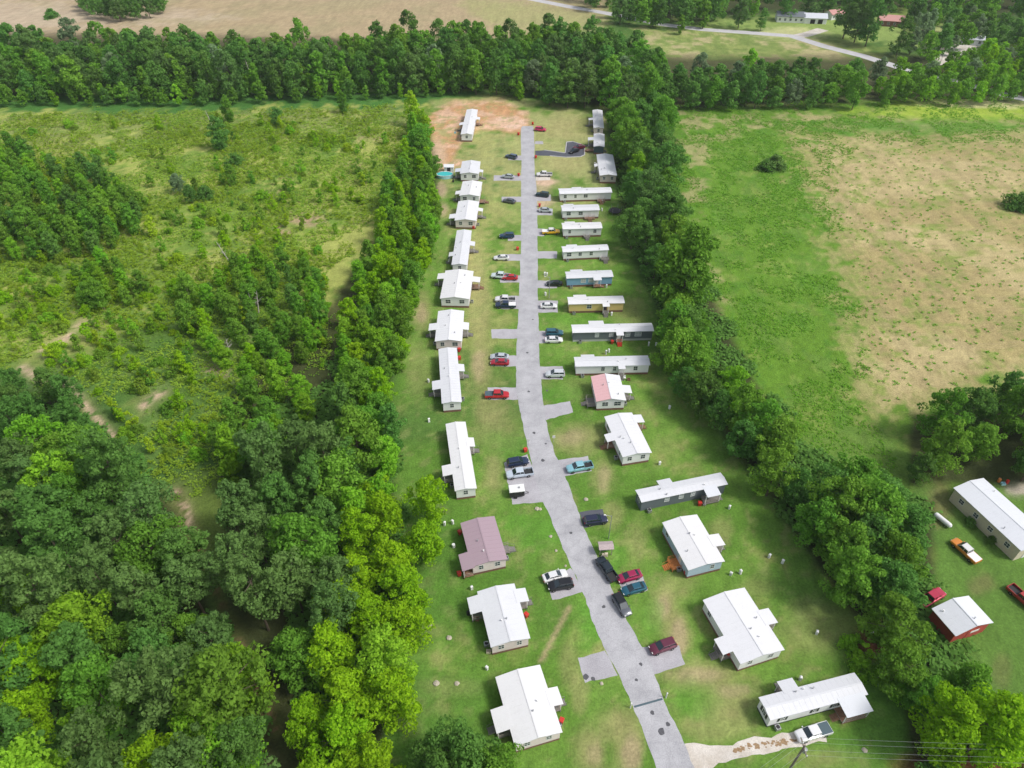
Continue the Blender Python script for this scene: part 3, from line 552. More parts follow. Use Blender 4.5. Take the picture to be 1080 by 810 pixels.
hm('dark grey home with a white roof and a covered front deck with a red grill', [(670.5, 517.6), (759.5, 498.1), (768, 511.6), (675.7, 529.8)], ridge='x', wall='grey', skirt='grey', group='coloured mobile homes', frontw=[(.3, .9, 'pale_pane'), (.47, .9, 'pale_pane'), (.61, .8, 'pale_pane')], porches=[('F', 0.35, 2.6, 1.4), ('N', .8, 3.2, 2, D(rw=2.6, roofm='galv', deck='deck', steps='right'))])
hm('white double wide home with an orange deck and orange steps', [(699.8, 551.3), (733.5, 543), (763.9, 588.9), (726.3, 605.7)], wall='lightblue', frontw=[(.72, .7, 'pane')], porches=[('R', .42, 2.4, 2), ('L', .3, 2.4, 1.9, D(deck='orange_deck', railm='orange_deck', roof=False))])
hm('large white home with grey steps and a red bin under its left porch', [(741.7, 632.4), (784.5, 620.7), (827.8, 684.3), (780.6, 702.4)], wall='white_wall', porches=[('R', .5, 2.6, 1.9), ('L', .3, 2.6, 1.8)])
hm('long white home with black shuttered windows and wide covered deck, by the gravel drive', [(801.3, 734.8), (900.4, 710.2), (915.9, 732.2), (810.9, 761.3)], ridge='x', skirt='dark_skirt', shut=True, sk_h=.4, frontw=[(.14, .7, 'pane'), (.48, .5, 'pane'), (.7, .7, 'pane')], porches=[('F', 0.32, 2.4, 1.7), ('N', .84, 4.2, 2.4, D(roofm='galv', deck='brown_deck', steps='left'))])
# ================================================================== FARM BUILDINGS AND FAR HOUSES
r_, fr_ = home('red barn with a pale metal roof and white writing-free blotch on its gable', [(983, 642.1), (1021, 628.4), (1048, 657.2), (1007, 671.5)], ez=3.2, wall='redwall', skirt='redwall', roof='galv', windows=False, cat='barn', name='barn', group='farm buildings at the right edge', rise=.3)
r_['label'] = 'small red barn with a pale metal roof beside the hedgerow'
f0, _ = fr_('N', .62)
MB(f0).box(-1.5, 1.5, .01, .05, .1, 2.5).build('barn_door', M['redwall'], r_); MB(f0).box(-.9, .9, .055, .08, 1.7, 2.3).build('white_patch', M['white'], r_)
r_, fr_ = home('long cream shed with a pale metal roof at the right edge', [(1004.4, 512.2), (1038, 507), (1112, 569), (1075.5, 582.2)], ez=3.4, wall='cream', skirt='cream', roof='galv', windows=False, cat='shed', name='long_shed', group='farm buildings at the right edge', rise=.18)
for t in (.15, .4, .62, .85):
    f0, _ = fr_('L', t); window(r_, f0, 1.0, 1.5, 2.5)
f0, _ = fr_('N', .5); MB(f0).box(-1.6, 1.6, .01, .06, 0, 2.7).build('roller_door', M['white_wall'], r_)
def house(label, cx, cy, W, L, ez, rz, wall, roof, name='house', cat='house', extra=None):
    c = P(cx, cy); root = empty(name, (c.x, c.y, 0), rz, label, cat, 'buildings beyond the country road')
    g = MB(); g.box(-W/2, W/2, -L/2, L/2, 0, ez); rs = L/2*.45
    g.loft([[(-W/2, -L/2, ez), (-W/2, L/2, ez), (-W/2, 0, ez+rs-.15)], [(W/2, -L/2, ez), (W/2, L/2, ez), (W/2, 0, ez+rs-.15)]])
    g.build('wall', M[wall], root)
    for s in (-1, 1):
        MB().loft([[(-W/2-.5, s*(L/2+.5), ez-.15), (-W/2-.5, s*(L/2+.5), ez+.05), (-W/2-.5, 0, ez+rs+.15), (-W/2-.5, 0, ez+rs-.05)], [(W/2+.5, s*(L/2+.5), ez-.15), (W/2+.5, s*(L/2+.5), ez+.05), (W/2+.5, 0, ez+rs+.15), (W/2+.5, 0, ez+rs-.05)]]).build('roof', M[roof], root)
    k = int(W/3)
    for i in range(k):
        t = -W/2+(i+.5)*W/k; fr = (lambda t: (lambda a, n, z: (t+a, -L/2-n, z)))(t)
        if extra == 'garage' and i == k-1: MB(fr).box(-1.3, 1.3, .01, .06, 0, 2.4).build('door', M['dark'], root)
        else: window(root, fr, 1.1, 1.0, 2.2)
    return root
h1 = house('left wing of the long white farmhouse with a weathered grey roof', 832, 22, 15, 8, 3.2, R(-8), 'white_wall', 'slate_roof')
h1['label'] = 'long white farmhouse with a grey roof beyond the country road'
# its lower garage wing is part of it
g = MB(); g.box(7.5, 20, -4.5, 3, 0, 2.9); g.loft([[(7.5, -4.5, 2.9), (7.5, 3, 2.9), (7.5, -.75, 4.5)], [(20, -4.5, 2.9), (20, 3, 2.9), (20, -.75, 4.5)]]); g.build('garage_wing', M['white_wall'], h1)
for s in (-1, 1): MB().loft([[(7.2, -.75+s*4.2, 2.8), (7.2, -.75+s*4.2, 3.0), (7.2, -.75, 4.85), (7.2, -.75, 4.65)], [(20.4, -.75+s*4.2, 2.8), (20.4, -.75+s*4.2, 3.0), (20.4, -.75, 4.85), (20.4, -.75, 4.65)]]).build('roof', M['grey_roof'], h1)
for a in (11, 15.2): MB().box(a, a+2.6, -4.56, -4.51, 0, 2.3).build('garage_door', M['dark'], h1)
MB().box(-2, -1.2, -.4, .4, 3.2, 5.9).build('chimney', M['pinkwall'], h1)
house('small red roofed outbuilding right of the white farmhouse', 879, 19, 9, 7, 3.0, R(20), 'white_wall', 'rust_roof', 'outbuilding', 'outbuilding')
house('open red roofed barn among the trees at the top right', 938, 26, 13, 9, 3.0, R(-14), 'skirt', 'rust_roof', 'barn', 'barn')  # dark brown wall colour stands in for the shade of the open front
house('pale building half hidden by trees at the top right', 1024, 46, 10, 6, 2.8, R(-20), 'white_wall', 'grey_roof', 'outbuilding', 'outbuilding')
# ================================================================== VEHICLES
CARN = [0]
def paint(c):
    nm = 'paint_%02x%02x%02x' % tuple(int(v*255) for v in c)
    if nm in MATS: return MATS[nm]
    m = mat(nm, c, .28, .25); b_ = m.node_tree.nodes['Principled BSDF']; b_.inputs['Coat Weight'].default_value = .6; b_.inputs['Coat Roughness'].default_value = .08; return m
def ringc(x, hw, z0, z1, k=.16):   # rounded body section
    return [(x, -hw+k, z0), (x, hw-k, z0), (x, hw, z0+k), (x, hw, (z0+z1)/2+.06), (x, hw-.06, z1-.05), (x, hw-.22, z1), (x, -hw+.22, z1), (x, -hw+.06, z1-.05), (x, -hw, (z0+z1)/2+.06), (x, -hw, z0+k)]
def vehicle(kind, front, rear, color, label, cover=None, roofc=None, name=None, cat=None, group='vehicles parked in the mobile home park', z=.0):
    zc = .8
    A, B = P(*front, zc), P(*rear, zc); d = A-B; rz = math.atan2(d.y, d.x); c = (A+B)/2
    nm = name or {'sedan': 'parked_car', 'suv': 'parked_suv', 'pickup': 'pickup_truck'}[kind]
    root = empty(nm, (c.x, c.y, .02+z), rz, label, cat or {'sedan': 'car', 'suv': 'suv', 'pickup': 'pickup truck'}[kind], group)
    pm = paint(color); pr = paint(roofc) if roofc else pm
    if kind == 'sedan':
        Ln, W_, st = 4.7, .91, [(-2.35, .72, .42, .82), (-2.25, .82, .3, .93), (-1.7, .9, .24, .98), (-1.0, .91, .22, .97), (.9, .91, .22, .93), (1.6, .89, .24, .87), (2.1, .82, .28, .76), (2.33, .66, .4, .62)]
        gh = [(-1.85, .72, .96), (-1.15, .6, 1.4), (.25, .6, 1.42), (1.15, .74, .92)]
    elif kind == 'suv':
        Ln, W_, st = 4.7, .94, [(-2.35, .84, .48, .95), (-2.28, .9, .34, 1.06), (-1.6, .94, .28, 1.1), (.9, .94, .28, 1.08), (1.6, .92, .3, 1.03), (2.15, .86, .34, .92), (2.33, .72, .46, .76)]
        gh = [(-2.22, .8, 1.08), (-1.95, .68, 1.64), (.2, .68, 1.68), (1.1, .78, 1.06)]
    else:
        Ln, W_, st = 5.7, .97, [(-2.85, .9, .55, 1.02), (-2.8, .95, .45, 1.08), (-.9, .97, .4, 1.1), (1.3, .97, .4, 1.12), (2.1, .95, .42, 1.08), (2.65, .9, .45, .98), (2.82, .8, .55, .82)]
        gh = [(-.85, .8, 1.08), (-.72, .72, 1.78), (.75, .72, 1.8), (1.5, .82, 1.1)]
    b_ = MB()
    if kind == 'pickup':
        fr = [s for s in st if s[0] >= -.9]; b_.loft([ringc(x, h, a, t_) for x, h, a, t_ in fr])
        b_.box(-2.8, -.85, -.9, .9, .45, .62)                       # bed floor
        for s in (-1, 1): b_.loft([[(-2.82, s*.96, .5), (-2.82, s*.84, .5), (-2.82, s*.84, 1.08), (-2.82, s*.96, 1.08)], [(-.88, s*.97, .5), (-.88, s*.85, .5), (-.88, s*.85, 1.1), (-.88, s*.97, 1.1)]])
        body = b_.build('body', pm, root, False)
        MB().box(-2.88, -2.8, -.84, .84, .55, 1.06).build('tailgate', pm, root)
        if cover: MB().box(-2.8, -.87, -.86, .86, 1.08, 1.14).build('bed_cover', M['slate'] if cover == 'dark' else M['white'], root)
        else: MB().box(-2.78, -.89, -.82, .82, .625, .65).build('bed_liner', M['dark'], root)
    else:
        b_.loft([ringc(x, h, a, t_) for x, h, a, t_ in st]); body = b_.build('body', pm, root, True)
        md = body.modifiers.new('edges', 'EDGE_SPLIT'); md.split_angle = R(35)
    (x0, h0, z0), (x1, h1, z1), (x2, h2, z2), (x3, h3, z3) = gh
    e = .03
    g = MB(); g.loft([[(x0, -h0, z0-e), (x0, h0, z0-e), (x0+.01, h0, z0), (x0+.01, -h0, z0)], [(x1, -h1, z0-e), (x1, h1, z0-e), (x1, h1, z1), (x1, -h1, z1)], [(x2, -h2, z0-e), (x2, h2, z0-e), (x2, h2, z2), (x2, -h2, z2)], [(x3, -h3, z3-e), (x3, h3, z3-e), (x3-.01, h3, z3), (x3-.01, -h3, z3)]])
    g.build('windows', M['glass'], root)
    rf = MB(); rf.loft([[(x1-.05, -h1-.02, z1-.02), (x1-.05, h1+.02, z1-.02), (x1, h1-.06, z1+.045), (x1, -h1+.06, z1+.045)], [(x2+.06, -h2-.02, z2-.02), (x2+.06, h2+.02, z2-.02), (x2, h2-.06, z2+.045), (x2, -h2+.06, z2+.045)]])
    for s in (-1, 1):
        rf.bar((x0+.02, s*(h0-.0), z0), (x1, s*(h1+.0), z1), .045, n=5); rf.bar((x3-.02, s*h3, z3), (x2, s*h2, z2), .04, n=5)
        xm = (x1+x2)/2; rf.bar((xm, s*(h1+h0)/2+s*.05, z0), (xm, s*h1, z1), .04, n=5)
    rf.build('roof', pr, root)
    wx = (1.42, -1.4) if kind != 'pickup' else (1.75, -1.75); wr = .34 if kind == 'sedan' else .38
    for x in wx:
        for s in (-1, 1):
            y0 = s*(W_-.2); y1 = s*(W_+.01)
            ty = MB().lathe([(wr*.62, min(y0, y1)), (wr*.95, min(y0, y1)), (wr, min(y0, y1)+.04), (wr, max(y0, y1)-.04), (wr*.95, max(y0, y1)), (wr*.62, max(y0, y1))], (x, 0, wr), 14, 'y')
            wl = empty('wheel', (0, 0, 0)); wl.parent = root
            ty.build('tyre', M['tyre'], wl)
            MB().lathe([(wr*.2, y1+s*.005), (wr*.6, y1+s*.004-s*.01)] if s > 0 else [(wr*.6, y1+.006), (wr*.2, y1-.005)], (x, 0, wr), 10, 'y').build('rim', M['rim'], wl)
    fx = st[-1][0]-.06; rx = st[0][0]
    for s in (-1, 1):
        MB().box(fx-.1, fx+.03 if kind != 'sedan' else fx, min(s*.42, s*.72), max(s*.42, s*.72), .62 if kind == 'sedan' else .74, .72 if kind == 'sedan' else .88).build('headlight', M['lamp_w'], root)
        MB().box(rx-.03, rx+.05, min(s*.5, s*.78), max(s*.5, s*.78), .7 if kind == 'sedan' else .8, .84 if kind == 'sedan' else 1.0).build('taillight', M['lamp_r'], root)
        MB().box(x3-.25, x3-.1, min(s*(W_-.02), s*(W_+.16)), max(s*(W_-.02), s*(W_+.16)), z3-.02, z3+.12).build('mirror', pm, root)
    return root
BLK, NVY, WHT, SIL, GRY, RED, MAR, TEAL = (.012, .013, .016), (.015, .03, .075), (.75, .75, .76), (.42, .45, .48), (.1, .11, .13), (.5, .02, .03), (.14, .012, .03), (.02, .09, .14)
V = vehicle
V('suv', (576.3, 136.5), (564, 135.5), (.6, .04, .14), 'crimson pink car on the grass at the far end of the road')
V('suv', (533, 163.5), (545.5, 166), (.07, .1, .17), 'dark blue grey car on the left in front of the far clay bank home')
V('sedan', (600.2, 160.6), (611, 156.6), BLK, 'black car on the new dark asphalt pad')
V('sedan', (606, 155.2), (615.5, 154), MAR, 'dark maroon car at the back of the new asphalt pad')
V('sedan', (530.5, 185), (541, 186), SIL, 'silver car on the second short driveway on the left, by a red bin')
V('pickup', (567, 183.5), (581, 183.5), WHT, 'white pickup on the pale pinkish gravel beside the road')
V('suv', (565.8, 204), (578.5, 205.5), (.01, .04, .05), 'dark green black suv on the right above the silver blue car')
V('sedan', (531, 210.2), (543, 212.5), GRY, 'dark grey car on the pale edged driveway on the left')
V('sedan', (582, 221.3), (569, 220.8), SIL, 'silver blue car with a red bin at its road end')
V('pickup', (589, 243.8), (573.2, 244.2), (.75, .42, .02), 'bright yellow pickup truck on the right', cover='white', roofc=(.7, .7, .66))
V('suv', (526.5, 248.5), (542.5, 248), (.015, .05, .11), 'dark blue suv on the left opposite the yellow pickup')
V('sedan', (521.2, 271.2), (536.5, 271.2), WHT, 'white car on the driveway just in front of the dark blue suv')
V('pickup', (522.7, 290.2), (533.7, 290.8), (.6, .68, .7), 'pale blue and white pickup nose to tail with the red car')
V('sedan', (533.3, 291.8), (542, 292), RED, 'small red car behind the pale blue and white pickup')
V('pickup', (522.5, 315.2), (543, 315.6), WHT, 'white pickup beside the navy one on the left')
V('pickup', (523, 321.2), (543.5, 321.4), NVY, 'navy pickup with a white stripe parked alongside the white pickup', cover='white')
V('sedan', (580.5, 298.3), (588.5, 298.4), BLK, 'small black car at the end of the driveway by the sky blue home')
V('sedan', (587.8, 321.8), (569.8, 321.8), WHT, 'white sedan by the mustard yellow home')
V('suv', (592.8, 350.5), (576.5, 350.5), (.03, .12, .16), 'teal suv parked behind the white sedan by the long dark grey home')
V('sedan', (592.8, 357.5), (575.5, 357.8), WHT, 'white sedan beside the teal suv')
V('sedan', (517.6, 375.3), (536, 375.8), (.5, .54, .58), 'pale silver car beside the red one with a driveway to itself')
V('sedan', (518, 381.2), (536, 381.6), (.38, .02, .04), 'dark red sedan alongside the pale silver car')
V('suv', (576.5, 394), (594.5, 393.8), (.6, .63, .66), 'silver white suv on the driveway across from the two paired cars')
V('pickup', (534.5, 416), (514, 416), RED, 'red pickup with a dark bed on the left', cover='dark')
V('suv', (556.5, 485), (535.8, 488.5), NVY, 'navy suv in the uppermost of the three parking spaces')
V('pickup', (536.5, 500.5), (559.5, 497), (.55, .62, .7), 'pale blue white pickup in the middle parking space')
V('pickup', (599, 494.5), (623.5, 489.8), (.25, .5, .58), 'light blue pickup on the right hand driveway')
V('suv', (640, 546.5), (616.5, 549.5), (.02, .025, .06), 'midnight blue suv on the dark asphalt driveway by the street lamp')
V('pickup', (632.8, 589.5), (647.5, 610.5), (.015, .025, .035), 'black pickup pointing up the road beside the mailbox shelter')
V('sedan', (652, 610.5), (675.3, 603.8), (.32, .012, .07), 'ruby red sedan beside the teal blue one')
V('sedan', (656.5, 623.5), (680.5, 616.8), (.015, .1, .15), 'teal blue sedan in front of the ruby red one')
V('suv', (662, 647.5), (649.8, 627.5), (.1, .11, .13), 'grey suv with a dark glass roof parked along the road edge', roofc=BLK)
V('sedan', (599, 602.8), (571.6, 610.5), WHT, 'white sedan with dark windows beside the boxy black suv', )
V('suv', (579.5, 618.3), (602.5, 614.5), BLK, 'boxy black suv tucked beside the white sedan')
V('suv', (684, 686.5), (713.5, 676), (.12, .02, .045), 'maroon suv on the lowest right driveway')
V('pickup', (838, 778), (877, 766.5), WHT, 'white pickup with a dark bed cover on the gravel drive', cover='dark')
V('pickup', (1008.5, 571.5), (1028.5, 589.5), (.7, .24, .03), 'orange pickup with a white bed in the farm yard', cover='white', roofc=(.7, .7, .68), group='vehicles in the farm yard')
V('pickup', (992, 624.5), (974, 635), (.45, .02, .06), 'dark red pickup half hidden behind the small red barn', group='vehicles in the farm yard')
V('pickup', (1090, 640), (1070, 622), (.4, .03, .03), 'red truck cut off by the right edge of the photo', group='vehicles in the farm yard')
# ================================================================== SMALL THINGS
def thing_at(name, x, y, label, cat, group=None, rz=0, z=0): p = P(x, y); return empty(name, (p.x, p.y, z), rz, label, cat, group)
# enclosed utility trailer
p = P(485, 525) if False else P(544.8, 522); tr_ = empty('utility_trailer', (p.x, p.y, .02), R(8), 'small white roofed trailer with dark sides in the lowest parking space', 'trailer')
MB().box(-1.5, 1.5, -.9, .9, .5, 2.0).build('box', M['dark'], tr_)
b_ = MB(); b_.loft([[(-1.6, -1.0, 2.0), (1.6, -1.0, 2.0), (1.6, 1.0, 2.0), (-1.6, 1.0, 2.0)], [(-1.5, -.9, 2.16), (1.5, -.9, 2.16), (1.5, .9, 2.16), (-1.5, .9, 2.16)]]); ro = b_.build('roof', M['white'], tr_)
MB().box(.3, .7, -.2, .2, 2.16, 2.3).build('roof_vent', M['metal'], ro)
for s in (-1, 1): MB().lathe([(.2, s*.95-.1), (.33, s*.95-.1), (.33, s*.95+.1), (.2, s*.95+.1)], (-.3, 0, .33), 14, 'y').build('wheel', M['tyre'], tr_)
b_ = MB(); b_.bar((1.5, -.5, .5), (2.5, 0, .45), .05); b_.bar((1.5, .5, .5), (2.5, 0, .45), .05); b_.bar((2.4, 0, 0), (2.4, 0, .6), .04); b_.build('hitch', M['dark'], tr_)
# pool
p = P(469.3, 186.6); pool = empty('swimming_pool', (p.x, p.y, 0), 0, 'turquoise oblong above ground pool beside the small white shed', 'pool')
def oval(a, b_, z, n=28): return [(a*math.cos(2*math.pi*i/n), b_*math.sin(2*math.pi*i/n), z) for i in range(n)]
b_ = MB(); b_.loft([oval(3.0, 2.0, 0), oval(3.0, 2.0, 1.15)]); b_.build('pool_wall', M['pool_wall'], pool)
b_ = MB(); n = 28; A_, B_ = oval(3.1, 2.1, 1.2), oval(2.85, 1.85, 1.2); b_.add(A_+B_, [(i, (i+1) % n, n+(i+1) % n, n+i) for i in range(n)]); b_.build('rim', M['white'], pool)
MB().add(oval(2.85, 1.85, 1.17), [tuple(range(n))]).build('water', M['water'], pool)
p = P(473.8, 180.5); sh = empty('garden_shed', (p.x, p.y, 0), 0, 'small white shed behind the turquoise pool', 'shed')
MB().box(-1.7, 1.7, -1.2, 1.2, 0, 2.1).build('wall', M['white_wall'], sh)
for s in (-1, 1): MB().loft([[(-1.9, s*1.4, 2.0), (-1.9, s*1.4, 2.1), (-1.9, 0, 2.6), (-1.9, 0, 2.5)], [(1.9, s*1.4, 2.0), (1.9, s*1.4, 2.1), (1.9, 0, 2.6), (1.9, 0, 2.5)]]).build('roof', M['white_roof'], sh)
MB().box(-.6, .6, -1.26, -1.205, .1, 1.9).build('door', M['dark_door'], sh)
# trampoline
p = P(648.5, 224.5); tp = empty('trampoline', (p.x, p.y, 0), 0, 'round black trampoline on the grass under the tree edge', 'trampoline')
MB().lathe([(1.9, .85), (1.9, .9)], n=24).build('mat', M['blackmesh'], tp)
b_ = MB()
for i in range(24):
    a, c2 = 2*math.pi*i/24, 2*math.pi*(i+1)/24; b_.bar((2.1*math.cos(a), 2.1*math.sin(a), .9), (2.1*math.cos(c2), 2.1*math.sin(c2), .9), .06)
b_.build('frame', M['dark'], tp)
for i in range(6): a = math.pi*i/3; MB().bar((2.1*math.cos(a), 2.1*math.sin(a), 0), (2.1*math.cos(a), 2.1*math.sin(a), 2.3), .04).build('pole', M['metal'], tp)
# bins
def bin_(x, y, label, c='red', group='red wheeled bins'):
    t_ = thing_at('trash_bin', x, y, label, 'bin', group, random.uniform(0, 3))
    MB().loft([[(-.26, -.28, .08), (.26, -.28, .08), (.26, .28, .08), (-.26, .28, .08)], [(-.34, -.38, 1.0), (.34, -.38, 1.0), (.34, .38, 1.0), (-.34, .38, 1.0)]]).build('bin_body', M[c], t_)
    MB().loft([[(-.37, -.42, 1.0), (.37, -.42, 1.0), (.37, .42, 1.0), (-.37, .42, 1.0)], [(-.3, -.34, 1.1), (.3, -.34, 1.1), (.3, .34, 1.1), (-.3, .34, 1.1)]]).build('lid', M[c], t_)
    for s in (-1, 1): MB().lathe([(.12, s*.3-.03), (.12, s*.3+.03)], (.24, 0, .12), 10, 'y').build('wheel', M['tyre'], t_)
for x, y, l in [(546.8, 142.5, 'red bin at the left edge of the far road end by the clay bank'), (561.8, 131.5, 'red bin left of the crimson car at the far road end'), (565, 166.8, 'red bin at the mouth of the new dark asphalt driveway'),
                (547, 185.8, 'red bin at the road end of the driveway with the silver car'), (569, 218, 'red bin just behind the silver blue car'), (545.8, 263.8, 'red bin with a white lid by the road, below the dark blue suv'),
                (554, 476.5, 'red bin at the roadside above the three parking spaces'), (499.5, 241.5, 'red bin between two white homes on the left row'), (484.5, 379.5, 'red bin against the long narrow home'), (484.3, 370.8, 'red bin tucked between the two touching homes'),
                (485, 563.5, 'red bin at the far left wall of the plum roofed home'), (484.5, 607, 'red bin at the near left corner of the plum roofed home'), (555, 650.5, 'red bin at the right wall of the cluttered deck home'), (592, 762, 'red bin at the right wall of the largest bottom left home'),
                (723, 605.5, 'red bin at the near left corner of the orange deck home'), (768, 692, 'red bin beside the grey steps of the large white home'), (737.5, 533, 'red grill beside the covered deck of the dark grey home'), (645.5, 362.5, 'red bin in front of the long dark grey home')]:
    bin_(x, y, l)
# utility pedestals, signs, posts
k = 0
ped = [(439, 269, 'left of the narrow home with the ramp'), (434, 308, 'in the left lawn beside the tree row'), (434.3, 311, 'second of the pair in the left lawn beside the tree row'), (452, 403, 'left of the long narrow home with red boxes'), (452.5, 445, 'in the lawn between two long narrow homes'),
       (469, 554, 'left of the plum roofed home'), (477.5, 552.5, 'nearest the upper left corner of the plum roofed home'), (423.5, 641.5, 'by the bright trees left of the lawn'), (427, 637.5, 'upper of the pair by the bright trees'), (513.5, 706, 'between the two bottom left homes'), (497.5, 621.5, 'at the upper left corner of the cluttered deck home'),
       (574.5, 290, 'by the small driveway at the sky blue home'), (575.2, 311.5, 'on the grass behind the white sedan by the mustard home'), (576.8, 290.5, 'beside the lamp by the sky blue home'), (639, 373.5, 'on the grass in front of the long dark grey home'), (642, 371.5, 'right of the pair below the dark grey home'),
       (684, 364.5, 'at the right end of the long dark grey home'), (692, 364.5, 'under the trees right of the long dark grey home'), (634.8, 222.5, 'right of the short white crosswise homes'), (632, 248, 'at the corner of the home beside the yellow car'), (632.8, 273.5, 'below the home under the tree'), (639.5, 303, 'below the sky blue home'), (644.8, 332.5, 'below the mustard home'),
       (695.5, 490, 'below the home with brown decks'), (706, 431, 'beside the hedgerow right of the pink and white roof'), (769, 536.5, 'right of the dark grey home with the red grill'), (770.5, 606.5, 'between the orange deck home and the large white home'), (780.5, 605, 'right one of the pair by the orange deck home'), (811, 588, 'alone in the lawn near the hedgerow'), (825, 594, 'near the hedgerow, lower of two'),
       (861, 668.5, 'in the dry lawn below the hedgerow'), (843.5, 717, 'behind the long home with black shutters'), (635.5, 183, 'left of the grey and white roofed home'), (465, 350, 'left of the matching porches home')]
for x, y, l in ped:
    t_ = thing_at('utility_pedestal', x, y, 'small white utility box '+l, 'utility box', 'white utility boxes standing in the lawns', random.uniform(0, 3))
    hgt = random.uniform(.8, 1.1)
    MB().loft([[(-.22, -.18, 0), (.22, -.18, 0), (.22, .18, 0), (-.22, .18, 0)], [(-.2, -.16, hgt), (.2, -.16, hgt), (.2, .16, hgt), (-.2, .16, hgt)]]).build('box', M['white'], t_)
    MB().loft([[(-.26, -.22, hgt), (.26, -.22, hgt), (.26, .22, hgt), (-.26, .22, hgt)], [(-.2, -.1, hgt+.12), (.2, -.1, hgt+.12), (.2, .1, hgt+.12), (-.2, .1, hgt+.12)]]).build('cap', M['white'], t_)
# condensers by homes
ACN = ['home on the red clay bank', 'home beside the pool', 'home with the rust brown right deck', 'home with a red box at its corner', 'narrow home with the ramp deck', 'home with porches at both upper corners', 'home touching the long narrow one', 'narrow home with red boxes on its wall', 'narrow home level with the parking spaces', 'plum roofed home', 'home with the cluttered left deck', 'largest home at the bottom left',
       'farthest home on the right', 'slate gabled home', 'home with one white and one grey slope', 'topmost crosswise home', 'crosswise home left of the trampoline', 'crosswise home beside the yellow pickup', 'crosswise home under the overhanging tree', 'sky blue home', 'mustard yellow home', 'long dark grey home with red steps', 'long white home above the pink roof', 'pink and white roofed home', 'home with brown decks on both sides', 'dark grey home with the red grill', 'home with the orange deck', 'large home with grey steps', 'long home with black shutters']
for i, h in enumerate(H):
    hw, hl = h['hw'], h['hl']; s = 1 if i % 2 else -1
    if hl > hw: lx, ly = s*(hw+.6), -hl*.62
    else: lx, ly = -hw*.82, -(hl+.6)
    cs, sn = math.cos(h.rotation_euler.z), math.sin(h.rotation_euler.z)
    t_ = empty('air_conditioner', (h.location.x+cs*lx-sn*ly, h.location.y+sn*lx+cs*ly, 0), h.rotation_euler.z, 'grey air conditioner by the '+ACN[i], 'air conditioner', 'air conditioners beside the homes')
    MB().box(-.38, .38, -.38, .38, .04, .75).build('casing', M['metal'], t_); MB().lathe([(.3, .751), (.3, .79)], n=12).build('fan_grille', M['dark'], t_)
    del h['hw'], h['hl']
# posts at the speed bump, speed bump
for x, y, l in [(664.8, 746.5, 'left'), (702.3, 736, 'right')]:
    t_ = thing_at('marker_post', x, y, 'white marker post at the %s end of the dark speed bump' % l, 'post', None)
    MB().lathe([(.1, 0), (.1, 1.6)], n=8).build('post', M['white'], t_); MB().lathe([(.14, 1.6), (.02, 1.75)], n=8).build('cap', M['white'], t_)
a, b_ = P(669, 745.5), P(698.5, 737.2); d = (b_-a); nn = Vector((-d.y, d.x, 0)).normalized(); mb = MB()
mb.loft([[tuple(a+nn*u+Vector((0, 0, z))) for u, z in ((-.16, .02), (-.1, .09), (.1, .09), (.16, .02))], [tuple(b_+nn*u+Vector((0, 0, z))) for u, z in ((-.16, .02), (-.1, .09), (.1, .09), (.16, .02))]])
tag(mb.build('speed_bump', M['slate']), 'dark narrow speed bump laid across the road between two white posts', 'speed bump')
for x, y, l in [(557, 469.5, 'small white road sign on the left where the road bends'), (583.8, 466.5, 'small white road sign on the right where the road bends')]:
    t_ = thing_at('road_sign', x, y, l, 'sign'); MB().bar((0, 0, 0), (0, 0, 2.1), .045).build('post', M['metal'], t_); MB().box(-.3, .3, -.06, -.02, 1.4, 2.1).build('sign_panel', M['white'], t_)
# rocks
for x, y, s, l in [(566.3, 537, .7, 'pale rock on the grass below the parking spaces'), (569.8, 537.2, .5, 'smaller yellowish rock touching the pale one below the parking spaces'), (618, 527, .65, 'pink pale rock on the grass right of the road'), (580.8, 566, .5, 'pale rock on the verge left of the road'), (586.5, 581, .4, 'small rock left of the road, lower'), (596.5, 597, .35, 'small rock near the white sedan'),
                   (460, 721, .75, 'flat pale stone in the lower left lawn'), (482, 721, .6, 'pale stone right of the flat one in the lower left lawn'), (473.5, 673, .7, 'pale stone in the left lawn level with the second home'), (454, 659.5, .4, 'small stone in the left lawn'), (634.5, 721, .45, 'pale stone below the lowest left driveway'), (912, 791.5, .6, 'pale stone in the grass under the power lines')]:
    p = P(x, y); rr = random.Random(x); b_ = MB(); s *= .7; b_.lathe([(s*.6, 0), (s, s*.2), (s*.85, s*.5), (s*.35, s*.72)], n=9)
    b_.v = [(v[0]*rr.uniform(.8, 1.2), v[1]*rr.uniform(.8, 1.2), v[2]*rr.uniform(.85, 1.1)) for v in b_.v]
    tag(b_.build('rock', M['rock'], loc=(p.x, p.y, 0)), l, 'rock', 'rocks on the lawns')
# mailbox shelter
p = P(638, 582.5); ms = empty('mailbox_shelter', (p.x, p.y, 0), R(4), 'small open shelter with a pinkish grey roof over mailboxes by the road', 'shelter')
for sx in (-1, 1):
    for sy in (-1, 1): MB().box(sx*1.1-.06, sx*1.1+.06, sy*.6-.06, sy*.6+.06, 0, 2.1).build('post', M['porch_wood'], ms)
for s in (-1, 1): MB().loft([[(-1.4, s*.95, 2.05), (-1.4, s*.95, 2.13), (-1.4, 0, 2.5), (-1.4, 0, 2.42)], [(1.4, s*.95, 2.05), (1.4, s*.95, 2.13), (1.4, 0, 2.5), (1.4, 0, 2.42)]]).build('roof', mat('shelter_roof', (.4, .33, .33), .8, var=.2, scale=4), ms)
mbx = MB()
for i in range(4): mbx.box(-.9+i*.46, -.5+i*.46, -.25, .25, .9, 1.35)
mbx.box(-.95, .95, -.2, .2, .8, .88); mbx.build('mailboxes', M['metal'], ms)
